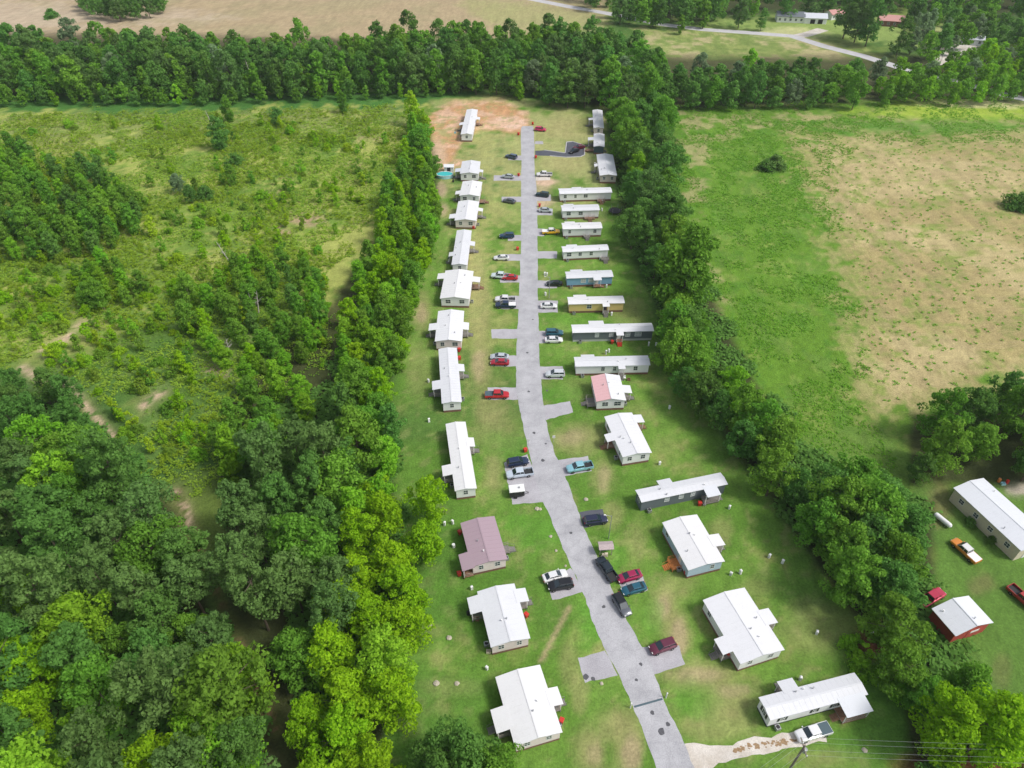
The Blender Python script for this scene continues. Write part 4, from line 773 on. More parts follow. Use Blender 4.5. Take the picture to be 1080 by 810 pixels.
bx_ = MB(); bx_.box(-.28, .28, -.2, .2, 0, .9); bx_.box(-.24, .24, -.24, -.2, .15, .75); p = P(639.2, 586.5); tag(bx_.build('newspaper_box', M['cream'], loc=(p.x, p.y, 0)), 'cream box standing on the grass in front of the mailbox shelter', 'box')
bx_ = MB(); bx_.box(-.28, .28, -.2, .2, 0, .8); bx_.box(-.24, .24, -.24, -.2, .15, .65); p = P(636.2, 586.8); tag(bx_.build('newspaper_box', M['rock'], loc=(p.x, p.y, 0)), 'brown box left of the cream one in front of the mailbox shelter', 'box')
# street lamps
def lamp(xb, yb, h, ax, ay, label):
    t_ = thing_at('street_lamp', xb, yb, label, 'street lamp', 'street lamps along the park road')
    MB().bar((0, 0, 0), (0, 0, h), .1, .07, 8).build('pole', M['metal'], t_)
    MB().bar((0, 0, h-.2), (ax, ay, h+.15), .04).build('arm', M['metal'], t_)
    b_ = MB(); b_.loft([[(ax-.3, ay-.12, h+.1), (ax+.1, ay-.12, h+.1), (ax+.1, ay+.12, h+.1), (ax-.3, ay+.12, h+.1)], [(ax-.25, ay-.07, h+.25), (ax+.05, ay-.07, h+.25), (ax+.05, ay+.07, h+.25), (ax-.25, ay+.07, h+.25)]]); b_.build('lamp_head', M['white'], t_)
def base_under(x, y, h): p = P(x, y, h); a, b_ = to_px(p.x, p.y, 0); return a, b_
lamp(*base_under(645.3, 544, 7), 7, -1.2, .1, 'street lamp behind the midnight blue suv')
lamp(*base_under(580, 292, 7), 7, -1.2, 0, 'street lamp between the sky blue home and the road')
lamp(*base_under(630.7, 172, 6), 6, -1, 0, 'street lamp left of the grey and white roofed home')
# utility pole with wires
x, y = base_under(848.5, 787, 10.5); up = thing_at('utility_pole', x, y, 'wooden power pole with a crossarm at the bottom right', 'utility pole')
MB().bar((0, 0, 0), (0, 0, 10.8), .19, .13, 10).build('pole', M['pole'], up)
MB().box(-.08, .08, -1.3, 1.3, 10.1, 10.25).build('crossarm', M['pole'], up)
for yy in (-1.2, -.5, .5, 1.2): MB().lathe([(.09, 10.25), (.11, 10.35), (.06, 10.5)], (0, yy, 0), 8).build('insulator', M['white'], up)
MB().lathe([(.28, 8.6), (.28, 9.5), (.2, 9.56)], (.45, 0, 0), 12).build('transformer', M['metal'], up)
for s in (-1,):
    for yy, l in ((1.2, 'upper'), (.5, 'second'), (-.5, 'third'), (-1.2, 'lowest')):
        b_ = MB(); o0 = Vector((up.location.x, up.location.y+yy, 10.45))
        for sgn, sp in ((1, 60), (-1, 60)):
            prev = o0
            for i in range(1, 13):
                u = i/12; cur = o0+Vector((sp*u if sgn > 0 else -52*u, -1.2*u if sgn > 0 else -30*u, -4*1.0*u*(1-u))); b_.bar(prev, cur, .011, n=4); prev = cur
        tag(b_.build('power_line', M['metal']), l+' power line running from the wooden pole at the bottom right', 'power line', 'power lines on the wooden pole')
for sgn in (1, -1):
    t_ = empty('utility_pole', (up.location.x+(60 if sgn > 0 else -52), up.location.y-(1.2 if sgn > 0 else 30), 0), 0, 'next wooden power pole along the same line, %s' % ('to the right' if sgn > 0 else 'to the left'), 'utility pole')
    MB().bar((0, 0, 0), (0, 0, 10.8), .19, .13, 10).build('pole', M['pole'], t_); MB().box(-.08, .08, -1.3, 1.3, 10.1, 10.25).build('crossarm', M['pole'], t_)
# drain pipe over the red creek bank, propane tank, yard clutter
b_ = MB(); a, c2 = P(916, 668, 1.2), P(929, 664, 1.2); b_.bar(a, c2, .12, n=10); tag(b_.build('drain_pipe', M['white']), 'thin white pipe across the red soil gully in the hedgerow', 'pipe')
p = P(993, 551); tk = empty('storage_tank', (p.x, p.y, 0), R(-62), 'long white tank lying on the farm yard grass under the trees', 'tank')
MB().lathe([(.1, -1.9), (.42, -1.7), (.5, -1.4), (.5, 1.4), (.42, 1.7), (.1, 1.9)], (0, 0, .75), 14, 'x').build('tank_body', M['white'], tk)
for xx in (-1, 1): MB().box(xx-.1, xx+.1, -.35, .35, 0, .4).build('leg', M['metal'], tk)
def clutter(x, y, kind, label, c):
    p = P(x, y); b_ = MB()
    if kind == 'barrel': b_.lathe([(.3, 0), (.32, .1), (.3, .45), (.32, .8), (.3, .9)], n=12); nm = 'barrel'
    elif kind == 'crate': b_.box(-.4, .4, -.3, .3, 0, .08); [b_.box(-.4, .4, yy-.03, yy+.03, .08, .5) for yy in (-.27, .27)]; [b_.box(xx-.03, xx+.03, -.24, .24, .08, .5) for xx in (-.37, .37)]; nm = 'crate'
    elif kind == 'chair': b_.box(-.28, .28, -.28, .28, .38, .44); b_.box(-.28, .28, .24, .3, .44, .95); [b_.box(a1-.03, a1+.03, b1-.03, b1+.03, 0, .38) for a1 in (-.24, .24) for b1 in (-.24, .2)]; nm = 'garden_chair'
    else: b_.lathe([(.3, 0), (.42, .25), (.4, .5), (.2, .6)], n=9); nm = 'planter'
    tag(b_.build(nm, M[c], loc=(p.x, p.y, 0)), label, nm.replace('_', ' '))
cl_ = [(494, 648, 'barrel', 'dark barrel by the cluttered deck', 'dark'), (500, 652.5, 'planter', 'yellow planter by the cluttered deck', 'yellow'), (503.5, 655, 'chair', 'brown chair by the cluttered deck', 'brown_deck'), (515.5, 688, 'crate', 'tan crate at the near left corner of the cluttered deck home', 'cream'), (513.5, 681, 'chair', 'white chair against the left wall of the cluttered deck home', 'white'),
       (630.5, 207.5, 'chair', 'dark chair by the door of the longest top crosswise home', 'dark'), (633, 208.5, 'crate', 'red crate by the door of the longest top crosswise home', 'red'), (636, 209, 'barrel', 'black barrel by the door of the longest top crosswise home', 'dark'), (635.5, 214, 'chair', 'white chair on the grass below the longest top crosswise home', 'white'), (626, 229.5, 'barrel', 'black barrel in front of the home left of the trampoline', 'dark'),
       (474, 273, 'crate', 'grey crate left of the narrow home with the ramp', 'metal'), (473.5, 277, 'chair', 'white chair left of the narrow home with the ramp', 'white'), (480, 140.5, 'crate', 'pale crate left of the clay bank home', 'pool_wall'), (478, 192, 'barrel', 'dark barrel by the left porch of the pool home', 'dark'), (658.5, 399.5, 'chair', 'white chair right of the pink and white roof home', 'white'), (663, 401, 'crate', 'brown crate right of the pink and white roof home', 'brown_deck'),
       (1053, 508, 'barrel', 'orange barrel at the end of the long cream shed', 'orange_deck'), (1057.5, 511, 'crate', 'pale crate at the end of the long cream shed', 'pool_wall'), (1061.5, 509.5, 'barrel', 'red barrel at the end of the long cream shed', 'red'), (478.5, 577, 'barrel', 'white barrel against the left wall of the plum roofed home', 'white'), (492.5, 585, 'crate', 'grey crate by the left wall of the plum roofed home', 'metal'), (742.5, 533, 'chair', 'grey chair by the covered deck', 'metal')]
for c_ in cl_: clutter(*c_)
# ================================================================== TREES
def leaf_mat(name, c, rand=.18):
    return mat('leaf_'+name, c, .75, var=.22, scale=.9, spec=.04, rand=rand, transl=.45)
LC = dict(pine=(.16, .29, .075), pine2=(.14, .305, .06), mid=(.19, .39, .045), dark=(.145, .31, .06), bright=(.25, .5, .035), lime=(.29, .52, .018), yellow=(.38, .57, .03), sage=(.24, .35, .17), weed=(.24, .4, .045))
LM = {k: leaf_mat(k, v, .1 if k in ('lime', 'yellow', 'pine', 'pine2') else .16) for k, v in LC.items()}
def leaf_cloud(rs, clumps, per, lsz, inner=None, up=.25, jit=.55):
    """clumps: array (x,y,z,r, flat); returns verts, quads"""
    cen = []; nrm = []
    for (cx, cy, cz, cr, fl) in clumps:
        n = per; d = rs.normal(size=(n, 3)); d[:, 2] = d[:, 2]*.9+up; d /= np.linalg.norm(d, axis=1)[:, None]
        rad = cr*rs.uniform(.55, 1.08, n)**.6
        p = d*rad[:, None]; p[:, 2] *= fl; cen.append(p+np.array([cx, cy, cz])); nrm.append(d+rs.normal(size=(n, 3))*jit)
    cen = np.concatenate(cen); nrm = np.concatenate(nrm); nrm /= np.linalg.norm(nrm, axis=1)[:, None]
    N = len(cen); a = np.cross(nrm, rs.normal(size=(N, 3))); a /= np.linalg.norm(a, axis=1)[:, None]; b_ = np.cross(nrm, a)
    s1 = lsz*rs.uniform(.6, 1.25, N)[:, None]; s2 = s1*rs.uniform(.45, .8, N)[:, None]
    v = np.stack([cen-a*s1, cen-b_*s2, cen+a*s1, cen+b_*s2], 1).reshape(-1, 3)
    return v, np.arange(N*4).reshape(-1, 4)
def crown_mesh(nm, seed, shape, H_, Rr_, base, n_cl, per, lsz, clr):
    rs = np.random.default_rng(seed); cl = []
    for i in range(n_cl):
        u = rs.uniform(0, 1); th = rs.uniform(0, 2*math.pi)
        zz = u
        if shape == 'round': prof = math.sqrt(max(.02, 1-(2*abs(zz-.38)/1.24)**2)) if zz > .38 else math.sqrt(max(.05, 1-((.38-zz)/.5)**2))
        elif shape == 'tall': prof = (zz/.35)**.5 if zz < .35 else math.sqrt(max(.03, 1-((zz-.35)/.68)**2))*(1-.22*(zz-.35))
        elif shape == 'pine': prof = .75+.25*math.sin(zz*3) if zz < .55 else math.sqrt(max(.03, 1-((zz-.55)/.47)**2))
        else: prof = math.sqrt(max(.03, 1-zz*zz))
        wob = 1+.22*math.sin(th*2+seed)+.13*math.sin(th*3+seed*2.1)
        k = rs.uniform(.45, .95) if rs.random() < .8 else rs.uniform(.1, .5)
        rr = Rr_*prof*k*wob; c_r = clr*rs.uniform(.65, 1.3)*(1-.25*zz)
        cl.append((rr*math.cos(th), rr*math.sin(th), base+(H_-base)*(zz*.93)+rs.normal()*.25, c_r, rs.uniform(.65, .95)))
    v, qd = leaf_cloud(rs, cl, per, lsz)
    return np_mesh(nm, v, qd, None), cl
def trunk_mesh(seed, H_, base, r, cl, nl=7):
    rs = random.Random(seed); b_ = MB(); top = base+(H_-base)*.7; pts = [Vector((0, 0, -.1))]
    for i in range(1, 5): pts.append(Vector((rs.uniform(-.15, .15)*i*.5, rs.uniform(-.15, .15)*i*.5, top*i/4)))
    for i in range(4): b_.bar(pts[i], pts[i+1], r*(1-i*.22), r*(1-(i+1)*.22), 7)
    for i in range(nl):
        c_ = cl[(i*7) % len(cl)]; z0 = max(base*.7, min(top, c_[2]-1.0)); f = z0/top*4; k = min(3, int(f)); p0 = pts[k].lerp(pts[k+1], f-k)
        b_.bar(p0, Vector(c_[:3])*.9+Vector((0, 0, c_[2]*.08)), r*.35, r*.1, 5)
    me = bpy.data.meshes.new('trunk'); me.from_pydata(b_.v, [], b_.q); me.materials.append(M['bark']); me.update(); return me
PROTO = {}
def proto(kind, shape, H_, R_, base, n_cl, per, lsz, clr, nv, tr=.22):
    L = []
    for i in range(nv):
        me, cl = crown_mesh('crown', hash_(kind)+i*13, shape, H_*(1+.06*i), R_*(1+.07*((i*2) % 3-1)), base, n_cl, per, lsz, clr)
        me.materials.append(LM['mid']); L.append((me, trunk_mesh(i*5+3, H_, base, tr, cl)))
    PROTO[kind] = (L, H_, R_)
def hash_(s): return sum(ord(c)*(i+3) for i, c in enumerate(s)) % 9973
proto('pine', 'pine', 15, 3.9, 6.5, 70, 80, .26, 1.05, 5)
proto('broad', 'round', 13, 5.0, 2.5, 85, 80, .3, 1.35, 5, .28)
proto('tall', 'tall', 11, 3.0, .6, 80, 62, .26, .95, 5, .16)
proto('small', 'tall', 5.5, 1.7, .4, 24, 45, .22, .65, 4, .08)
proto('bush', 'dome', 3.0, 2.6, .1, 60, 60, .2, .8, 4, .1)
proto('farbroad', 'round', 18, 5.6, 3, 60, 50, .5, 1.7, 5, .3)
proto('fartall', 'tall', 17, 3.9, 1.5, 50, 50, .48, 1.35, 4, .3)
TREES = []
NAMES = {'pine': 'pine_tree', 'bush': 'bush', 'small': 'sapling', 'broad': 'broadleaf_tree', 'farbroad': 'broadleaf_tree', 'tall': 'slender_tree', 'fartall': 'slender_tree'}
def tree(kind, x, y, s, m, label, cat='tree', group=None, name=None, sz=1.0, rz=None, solo=True):
    nm = name or ('pine_tree' if m.startswith('pine') and kind in ('broad', 'farbroad') else NAMES[kind])
    TREES.append(dict(kind=kind, x=x, y=y, s=s, m=m, label=label, cat=cat, group=group, name=nm, sz=sz, rz=random.uniform(0, 6.28), v=random.randrange(len(PROTO[kind][0])), solo=solo))
def wood(poly, zmid, spacing, mix, label_fn, group, seed, maxn=400, cat='tree', smin=.8, smax=1.2):
    """spread trees inside an outline surveyed at crown height"""
    rs = np.random.default_rng(seed); wp = [tuple(P(x, y, zmid)[:2]) for x, y in poly]
    xs, ys = [p[0] for p in wp], [p[1] for p in wp]; n = int(min(60000, 14*(max(xs)-min(xs))*(max(ys)-min(ys))/spacing**2))+200
    X_ = rs.uniform(min(xs), max(xs), n); Y_ = rs.uniform(min(ys), max(ys), n); ok = sdist(X_, Y_, wp) > 0; cell = {}; pts = []
    for x, y in zip(X_[ok].tolist(), Y_[ok].tolist()):
        ci, cj = int(x/spacing), int(y/spacing)
        if any((x-a)**2+(y-b_)**2 < spacing**2 for i in (-1, 0, 1) for j in (-1, 0, 1) for (a, b_) in cell.get((ci+i, cj+j), ())): continue
        cell.setdefault((ci, cj), []).append((x, y)); pts.append((x, y))
        if len(pts) >= maxn: break
    ks, ws = [m_[:2] for m_ in mix], np.array([m_[2] for m_ in mix], float); ws /= ws.sum()
    for x, y in pts:
        k, m = ks[rs.choice(len(ks), p=ws)]
        tree(k, x, y, rs.uniform(smin, smax), m, label_fn(k, m), cat, group, sz=rs.uniform(.88, 1.12), solo=False)
CN = dict(pine='dull green', pine2='deep green', mid='mid green', dark='dark green', bright='bright green', lime='lime green', yellow='yellow green', sage='sage green', weed='fresh green')
KN = dict(pine='pine', broad='broad tree', tall='slender tree', small='sapling', bush='bush', farbroad='broad tree', fartall='slender tree')
def lf(place): return lambda k, m: CN[m]+' '+KN[k]+' '+place
# A lower left wood (kept clear of the track)
wood([(-60, 425), (0, 432), (50, 440), (85, 462), (130, 500), (165, 535), (192, 580), (205, 630), (225, 680), (262, 740), (285, 830), (280, 900), (-140, 900), (-200, 600)], 11, 6.2,
     [('pine', 'pine', 5), ('pine', 'pine2', 3), ('broad', 'mid', 1.0), ('broad', 'bright', .5)], lf('in the lower left wood'), 'trees of the lower left wood', 11, smin=.85, smax=1.2)
for x, y, k, m, s, l in [(50, 455, 'broad', 'mid', .8, 'rounded mid green tree at the top of the lower left wood'), (42, 490, 'broad', 'bright', .95, 'big bright green tree near the upper left of the lower left wood'), (95, 480, 'broad', 'mid', .8, 'bright rounded tree on the upper edge of the lower left wood by the sandy track'),
                         (15, 610, 'broad', 'lime', .8, 'lime green tree at the far left edge, upper one'), (18, 690, 'broad', 'lime', 1.0, 'lime green tree at the far left edge, middle one'), (5, 740, 'broad', 'lime', .8, 'lime green tree at the far left edge, lowest one'), (48, 655, 'broad', 'bright', .8, 'bright green tree just right of the lime ones at the left edge'),
                         (232, 705, 'broad', 'bright', 1.05, 'large bright green tree at the bottom of the lower left wood'), (205, 740, 'broad', 'bright', .9, 'bright green tree below left of the largest bright one'), (150, 785, 'broad', 'lime', .85, 'lime green tree near the bottom of the frame, left of the track'), (185, 645, 'broad', 'mid', .7, 'small bright crown in the middle of the lower left wood'), (110, 655, 'broad', 'mid', .7, 'mid green crown left of the small bright one in the lower left wood'),
                         (75, 720, 'broad', 'bright', .75, 'yellowish green crown in the lower left of the wood'), (225, 775, 'broad', 'bright', .9, 'bright green tree at the bottom edge right of the lime one')]:
    p = P(x, y, 12); tree(k, p.x, p.y, s, m, l, 'tree', 'bright trees of the lower left wood')
# B middle wood, between track and lawn
wood([(262, 470), (300, 440), (330, 450), (352, 480), (356, 560), (352, 640), (330, 700), (310, 690), (270, 650), (250, 600), (238, 540)], 10, 6.0,
     [('pine', 'pine', 5), ('pine', 'pine2', 3), ('broad', 'mid', .8)], lf('in the middle wood'), 'trees of the middle wood', 12, smin=.85, smax=1.2)
wood([(340, 430), (380, 400), (412, 420), (420, 480), (400, 520), (365, 540), (350, 520)], 8, 5.0, [('tall', 'mid', 4), ('broad', 'mid', 2), ('tall', 'dark', 2), ('tall', 'bright', 2)], lf('between row and wood'), 'trees where row and wood meet', 13)
# bright lime row along the lawn, near part
wood([(385, 500), (415, 490), (448, 510), (452, 550), (430, 590), (424, 640), (440, 680), (438, 740), (420, 830), (400, 900), (300, 900), (305, 790), (340, 700), (352, 640), (362, 590), (372, 540)], 10, 5.4,
     [('broad', 'lime', 6), ('broad', 'bright', 1.2)], lf('in the lime row'), 'lime green trees beside the lower lawn', 14, smin=.72, smax=1.0)
# C tall row along the park's left side
wood([(436, 120), (446, 122), (452, 150), (458, 200), (460, 225), (446, 270), (434, 310), (420, 360), (408, 430), (396, 440), (356, 420), (358, 360), (376, 300), (394, 250), (408, 200), (424, 160)], 6, 4.0,
     [('tall', 'mid', 4), ('tall', 'bright', 5), ('tall', 'lime', 3), ('broad', 'mid', .4)], lf('in the tall left row'), 'trees in the tall row left of the homes', 15, smin=.65, smax=1.0)
p = P(434, 118, 6); tree('tall', p.x, p.y, 1.15, 'yellow', 'tallest yellow green pointed tree at the far tip of the left row', 'tree', 'trees in the tall row left of the homes')
# groves in the left meadow
wood([(-60, 165), (20, 158), (60, 168), (110, 180), (145, 210), (140, 235), (100, 260), (40, 262), (-60, 280)], 4, 4.6, [('tall', 'dark', 2), ('tall', 'mid', 5), ('tall', 'bright', 2), ('broad', 'mid', .6)], lf('in the upper left grove'), 'trees of the upper left grove', 16, smin=.6, smax=.9, maxn=140)
wood([(80, 275), (110, 262), (150, 300), (120, 318), (85, 310)], 4, 4.4, [('tall', 'mid', 3), ('tall', 'bright', 3), ('broad', 'mid', .8)], lf('in the clump below that grove'), 'trees of the small clump', 17, smin=.5, smax=.75)
wood([(200, 300), (250, 278), (300, 264), (332, 268), (340, 290), (336, 340), (318, 382), (280, 385), (240, 378), (205, 355), (185, 325)], 4, 4.6, [('tall', 'mid', 4), ('tall', 'dark', 1.5), ('tall', 'bright', 4), ('tall', 'lime', 1), ('broad', 'mid', 1)], lf('in the middle meadow grove'), 'trees of the middle meadow grove', 18, smin=.5, smax=.8, maxn=130)
wood([(240, 420), (300, 400), (330, 420), (300, 450), (262, 470), (240, 500), (225, 480)], 5, 5, [('tall', 'mid', 3), ('tall', 'bright', 3), ('broad', 'mid', 1)], lf('at the middle wood tip'), 'trees at the upper tip of the middle wood', 19, smin=.65, smax=1.0)
wood([(0, 400), (60, 405), (95, 430), (60, 440), (0, 432), (-60, 420)], 6, 6, [('broad', 'dark', 3), ('pine', 'pine2', 2)], lf('atop the lower left wood'), 'dark trees on the upper wood edge', 20, smin=.6, smax=.85)
for x, y, k, m, s, l in [(241, 120, 'tall', 'mid', 1.0, 'upright tree standing alone in the meadow, upper of the pair'), (231, 150, 'tall', 'dark', 1.25, 'dark upright tree standing in the meadow, lower of the pair'), (246, 165, 'bush', 'dark', 1.2, 'dark bush at the foot of the two meadow trees'), (362, 112, 'tall', 'mid', .75, 'pale green upright tree in front of the far hedgerow'),
                         (172, 101, 'small', 'bright', 1.0, 'small bright sapling before the far hedgerow on the left'), (187, 195, 'broad', 'sage', .55, 'pale sage crowned tree in the middle of the meadow'), (200, 205, 'broad', 'dark', .5, 'dark bushy tree beside the pale sage one'), (215, 200, 'bush', 'dark', 1.3, 'dark bush right of the pale sage tree'), (244, 187, 'tall', 'mid', .7, 'mid green tree right of the sage tree group'),
                         (118, 238, 'tall', 'bright', .75, 'bright green tree at the right edge of the upper left grove'), (78, 233, 'small', 'yellow', 1.1, 'yellow sapling in front of the upper left grove'), (160, 240, 'small', 'yellow', 1.2, 'yellow green sapling alone right of the upper left grove'), (150, 208, 'small', 'bright', .9, 'small bright sapling at the grove tip'), (199, 300, 'bush', 'bright', 1.0, 'bright round bush by the meadow grove'),
                         (118, 102, 'fartall', 'mid', .5, 'bright upright tree in front of the far hedgerow at the left'), (60, 178, 'small', 'yellow', 1.3, 'yellow leafed tree at the top of the upper left grove'), (290, 115, 'bush', 'dark', 1.0, 'dark bush under the far hedgerow'), (205, 472, 'bush', 'bright', .8, 'bright bush alone in the lower meadow'), (262, 405, 'tall', 'bright', .85, 'bright pointed tree at the upper end of the middle wood')]:
    p = P(x, y, 3); tree(k, p.x, p.y, s, m, l, 'tree' if k != 'bush' else 'bush')
# scattered saplings in the meadow
TRACK = [[(88, 340), (70, 356), (45, 372)], [(25, 388), (42, 400), (60, 402), (82, 418), (105, 445), (122, 462)], [(150, 428), (172, 412)], [(185, 520), (196, 535), (200, 555)]]
def off_track(x, y):
    ok = np.ones(len(x), bool)
    for seg in TRACK:
        w_ = [tuple(P(a, b_)[:2]) for a, b_ in seg]; ok &= np.abs(sdist(x, y, w_+[(a+.05, b_+.05) for a, b_ in w_[::-1]])) > 2.4
    return ok
rs = np.random.default_rng(21); cnt = 0; placed = []
while cnt < 380:
    x, y = rs.uniform(-20, 440), rs.uniform(125, 480)
    ok = sdist(np.array([x]), np.array([y]), [(-20, 128), (430, 118), (425, 150), (400, 195), (370, 255), (345, 265), (345, 400), (240, 400), (225, 470), (190, 500), (130, 470), (80, 400), (-20, 385)])[0] > 0
    if not ok or not off_track(*[np.array([v]) for v in P(x, y)[:2]])[0] or (fbm(np.array([x]), np.array([y]), 60, 3, 9.)[0] < .48 and rs.random() < .75): continue
    p = P(x, y); k = 'small' if rs.random() < .7 else 'bush'; m = ['bright', 'lime', 'yellow', 'mid', 'dark', 'weed'][rs.choice(6, p=[.3, .26, .16, .1, .02, .16])]
    tree(k, p.x, p.y, rs.uniform(.4, 1.0), m, CN[m]+' '+KN[k]+' in the left meadow', 'sapling' if k == 'small' else 'bush', 'saplings and bushes scattered in the left meadow', solo=False); cnt += 1
# E far hedgerow
wood([(-420, 48), (0, 42), (150, 50), (300, 50), (400, 44), (500, 40), (600, 35), (636, 38), (640, 92), (600, 92), (520, 78), (400, 80), (200, 86), (0, 84), (-420, 90)], 9, 7.2, [('farbroad', 'dark', 5), ('farbroad', 'mid', 2.5), ('farbroad', 'pine', 1.5), ('fartall', 'mid', 2), ('farbroad', 'sage', .35)], lf('in the far hedgerow'), 'trees of the long far hedgerow', 22, smin=.75, smax=1.05, maxn=420)
wood([(-420, 92), (0, 90), (200, 92), (400, 86), (520, 84), (600, 98), (600, 106), (500, 93), (400, 98), (200, 105), (0, 106), (-420, 106)], 3, 5.5, [('farbroad', 'mid', 2), ('fartall', 'mid', 2), ('fartall', 'bright', .8), ('farbroad', 'dark', 2)], lf('at the far hedgerow foot'), 'small trees at the foot of the far hedgerow', 23, smin=.35, smax=.55, maxn=220)
# top right woods and clumps
wood([(640, 40), (672, 50), (700, 74), (700, 104), (650, 104), (632, 60)], 9, 7, [('farbroad', 'mid', 3), ('farbroad', 'dark', 3), ('farbroad', 'sage', .5)], lf('at the hedgerow crossing'), 'trees at the hedgerow crossing', 24, smin=.7, smax=1.0)
wood([(702, 84), (760, 82), (800, 74), (900, 78), (908, 92), (905, 102), (706, 102)], 6, 6.6, [('farbroad', 'dark', 5), ('farbroad', 'mid', 2), ('farbroad', 'sage', .6)], lf('beyond the right pasture'), 'trees in the block beyond the right pasture', 25, smin=.6, smax=.8)
p = P(738, 80, 6); tree('farbroad', p.x, p.y, .8, 'sage', 'pale silvery tree left in the block beyond the pasture', 'tree'); p = P(790, 74, 6); tree('farbroad', p.x, p.y, .75, 'bright', 'bright green tree rising out of the block beyond the pasture', 'tree')
wood([(925, 78), (960, 70), (1000, 62), (1040, 50), (1140, 40), (1160, 95), (1000, 98), (930, 100)], 6, 6.5, [('farbroad', 'bright', 4), ('farbroad', 'mid', 3), ('fartall', 'lime', 1.2), ('farbroad', 'sage', .6)], lf('in the sunlit top right clump'), 'trees in the sunlit clump at the top right', 26, smin=.45, smax=.7)  # brighter greens put the patch of sunlight into the leaf colours
wood([(600, -60), (1300, -60), (1300, 20), (1090, 14), (1000, 0), (960, 6), (900, -4), (830, 2), (800, 8), (700, 6), (600, -6)], 10, 8.5, [('farbroad', 'dark', 5), ('farbroad', 'mid', 2.5), ('farbroad', 'pine', 2), ('fartall', 'mid', 1)], lf('beyond the far houses'), 'trees in the wood beyond the houses', 27, smin=.75, smax=1.1, maxn=260)
wood([(690, -4), (730, 0), (760, 6), (770, 14), (700, 16), (660, 10)], 8, 9, [('farbroad', 'dark', 3), ('farbroad', 'mid', 2), ('fartall', 'mid', 1)], lf('along the country road'), 'trees along the country road', 28, smin=.7, smax=1.0)
wood([(975, 0), (1030, 0), (1040, 30), (1010, 42), (975, 48), (960, 40), (968, 20)], 8, 8.5, [('farbroad', 'mid', 3), ('fartall', 'sage', 2), ('farbroad', 'dark', 1.5)], lf('around the half hidden pale building'), 'trees around the half hidden building', 29, smin=.6, smax=.95)
wood([(1040, 20), (1200, 20), (1200, 40), (1040, 36)], 8, 9, [('farbroad', 'dark', 3), ('farbroad', 'mid', 2)], lf('at the top right corner'), 'trees at the top right corner', 30, smin=.6, smax=.9)
for x, y, k, m, s, l in [(781, 16, 'farbroad', 'pine', .85, 'round grey green tree left of the white farmhouse'), (805, 18, 'farbroad', 'dark', .55, 'smaller dark tree beside the round grey green one'), (893, 26, 'farbroad', 'dark', 1.3, 'large dark tree in front of the red outbuilding'), (905, 30, 'farbroad', 'pine', 1.2, 'dull green tree at the front of the roadside group'), (917, 34, 'farbroad', 'dark', 1.1, 'second dark round tree in the roadside group, nearest the road'), (950, 44, 'farbroad', 'dark', .9, 'dark round tree in front of the red roofed barn'),
                         (719, 22, 'fartall', 'mid', .6, 'small upright tree by the country road'), (690, 14, 'fartall', 'bright', .9, 'bright tree by the country road'), (655, 12, 'farbroad', 'pine', .9, 'dull tree at the bend of the country road'), (815, 173, 'farbroad', 'dark', .01, ''), (832, 8, 'farbroad', 'dark', .9, 'dark tree behind the white farmhouse')]:
    if s < .1: continue
    p = P(x, y, 7); tree(k, p.x, p.y, s, m, l, 'tree', 'single trees along the country road')
for x, y, s, m, l in [(815, 178, 1.75, 'pine', 'dark round bush alone in the right pasture'), (808, 179, 1.3, 'dark', 'smaller lobe bush against the lone pasture bush'), (1073, 219, 1.9, 'dark', 'dark bush cut by the right edge in the pasture'), (1082, 222, 1.8, 'dark', 'dark bush behind the one at the right edge of the pasture'), (55, 19, 1.7, 'dark', 'small dark bush alone in the upper straw field')]:
    p = P(x, y); tree('bush', p.x, p.y, s, m, l, 'bush', sz=.8)
wood([(88, -12), (160, -12), (175, 4), (150, 12), (110, 14), (85, 2)], 5, 6.5, [('farbroad', 'dark', 4), ('farbroad', 'pine', 2)], lf('in the clump in the upper straw field'), 'trees of the clump in the upper straw field', 31, smin=.55, smax=.8)
# F right tree line
wood([(655, 108), (700, 104), (702, 150), (708, 200), (718, 245), (735, 280), (740, 325), (712, 325), (690, 275), (668, 250), (664, 210), (670, 175), (660, 140)], 10, 7.4, [('broad', 'dark', 4), ('broad', 'mid', 4), ('broad', 'bright', 1.3), ('pine', 'pine', .8)], lf('in the far right line'), 'trees in the far part of the right tree line', 32, smin=.75, smax=1.3)
wood([(708, 330), (742, 330), (752, 380), (790, 405), (808, 450), (850, 490), (880, 520), (876, 538), (848, 530), (808, 484), (768, 435), (726, 395), (710, 365)], 8, 4.9, [('broad', 'dark', 3), ('broad', 'mid', 5), ('broad', 'bright', .6)], lf('in the middle right line'), 'trees in the middle part of the right tree line', 33, smin=.6, smax=.95)
wood([(858, 500), (900, 498), (945, 516), (968, 550), (960, 600), (955, 635), (954, 668), (944, 660), (926, 632), (896, 602), (870, 570), (855, 540)], 9, 5.2, [('broad', 'mid', 5), ('broad', 'dark', 3), ('pine', 'pine', .6)], lf('in the near right line'), 'trees in the nearest part of the right tree line', 34, smin=.8, smax=1.15)
wood([(955, 688), (980, 700), (1025, 712), (1036, 735), (990, 745), (968, 722), (950, 695)], 7, 4.6, [('broad', 'mid', 3), ('broad', 'dark', 3)], lf('behind the lime tree at the bottom right'), 'trees behind the bottom right lime tree', 35, smin=.55, smax=.8)
wood([(898, 668), (915, 690), (950, 710), (972, 735), (960, 740), (925, 715), (898, 690)], 2, 2.3, [('bush', 'bright', 4), ('bush', 'mid', 2), ('small', 'bright', 2)], lf('along the edge of the red soil gully'), 'bushes along the red soil gully', 36, cat='bush', smin=.6, smax=1.0)
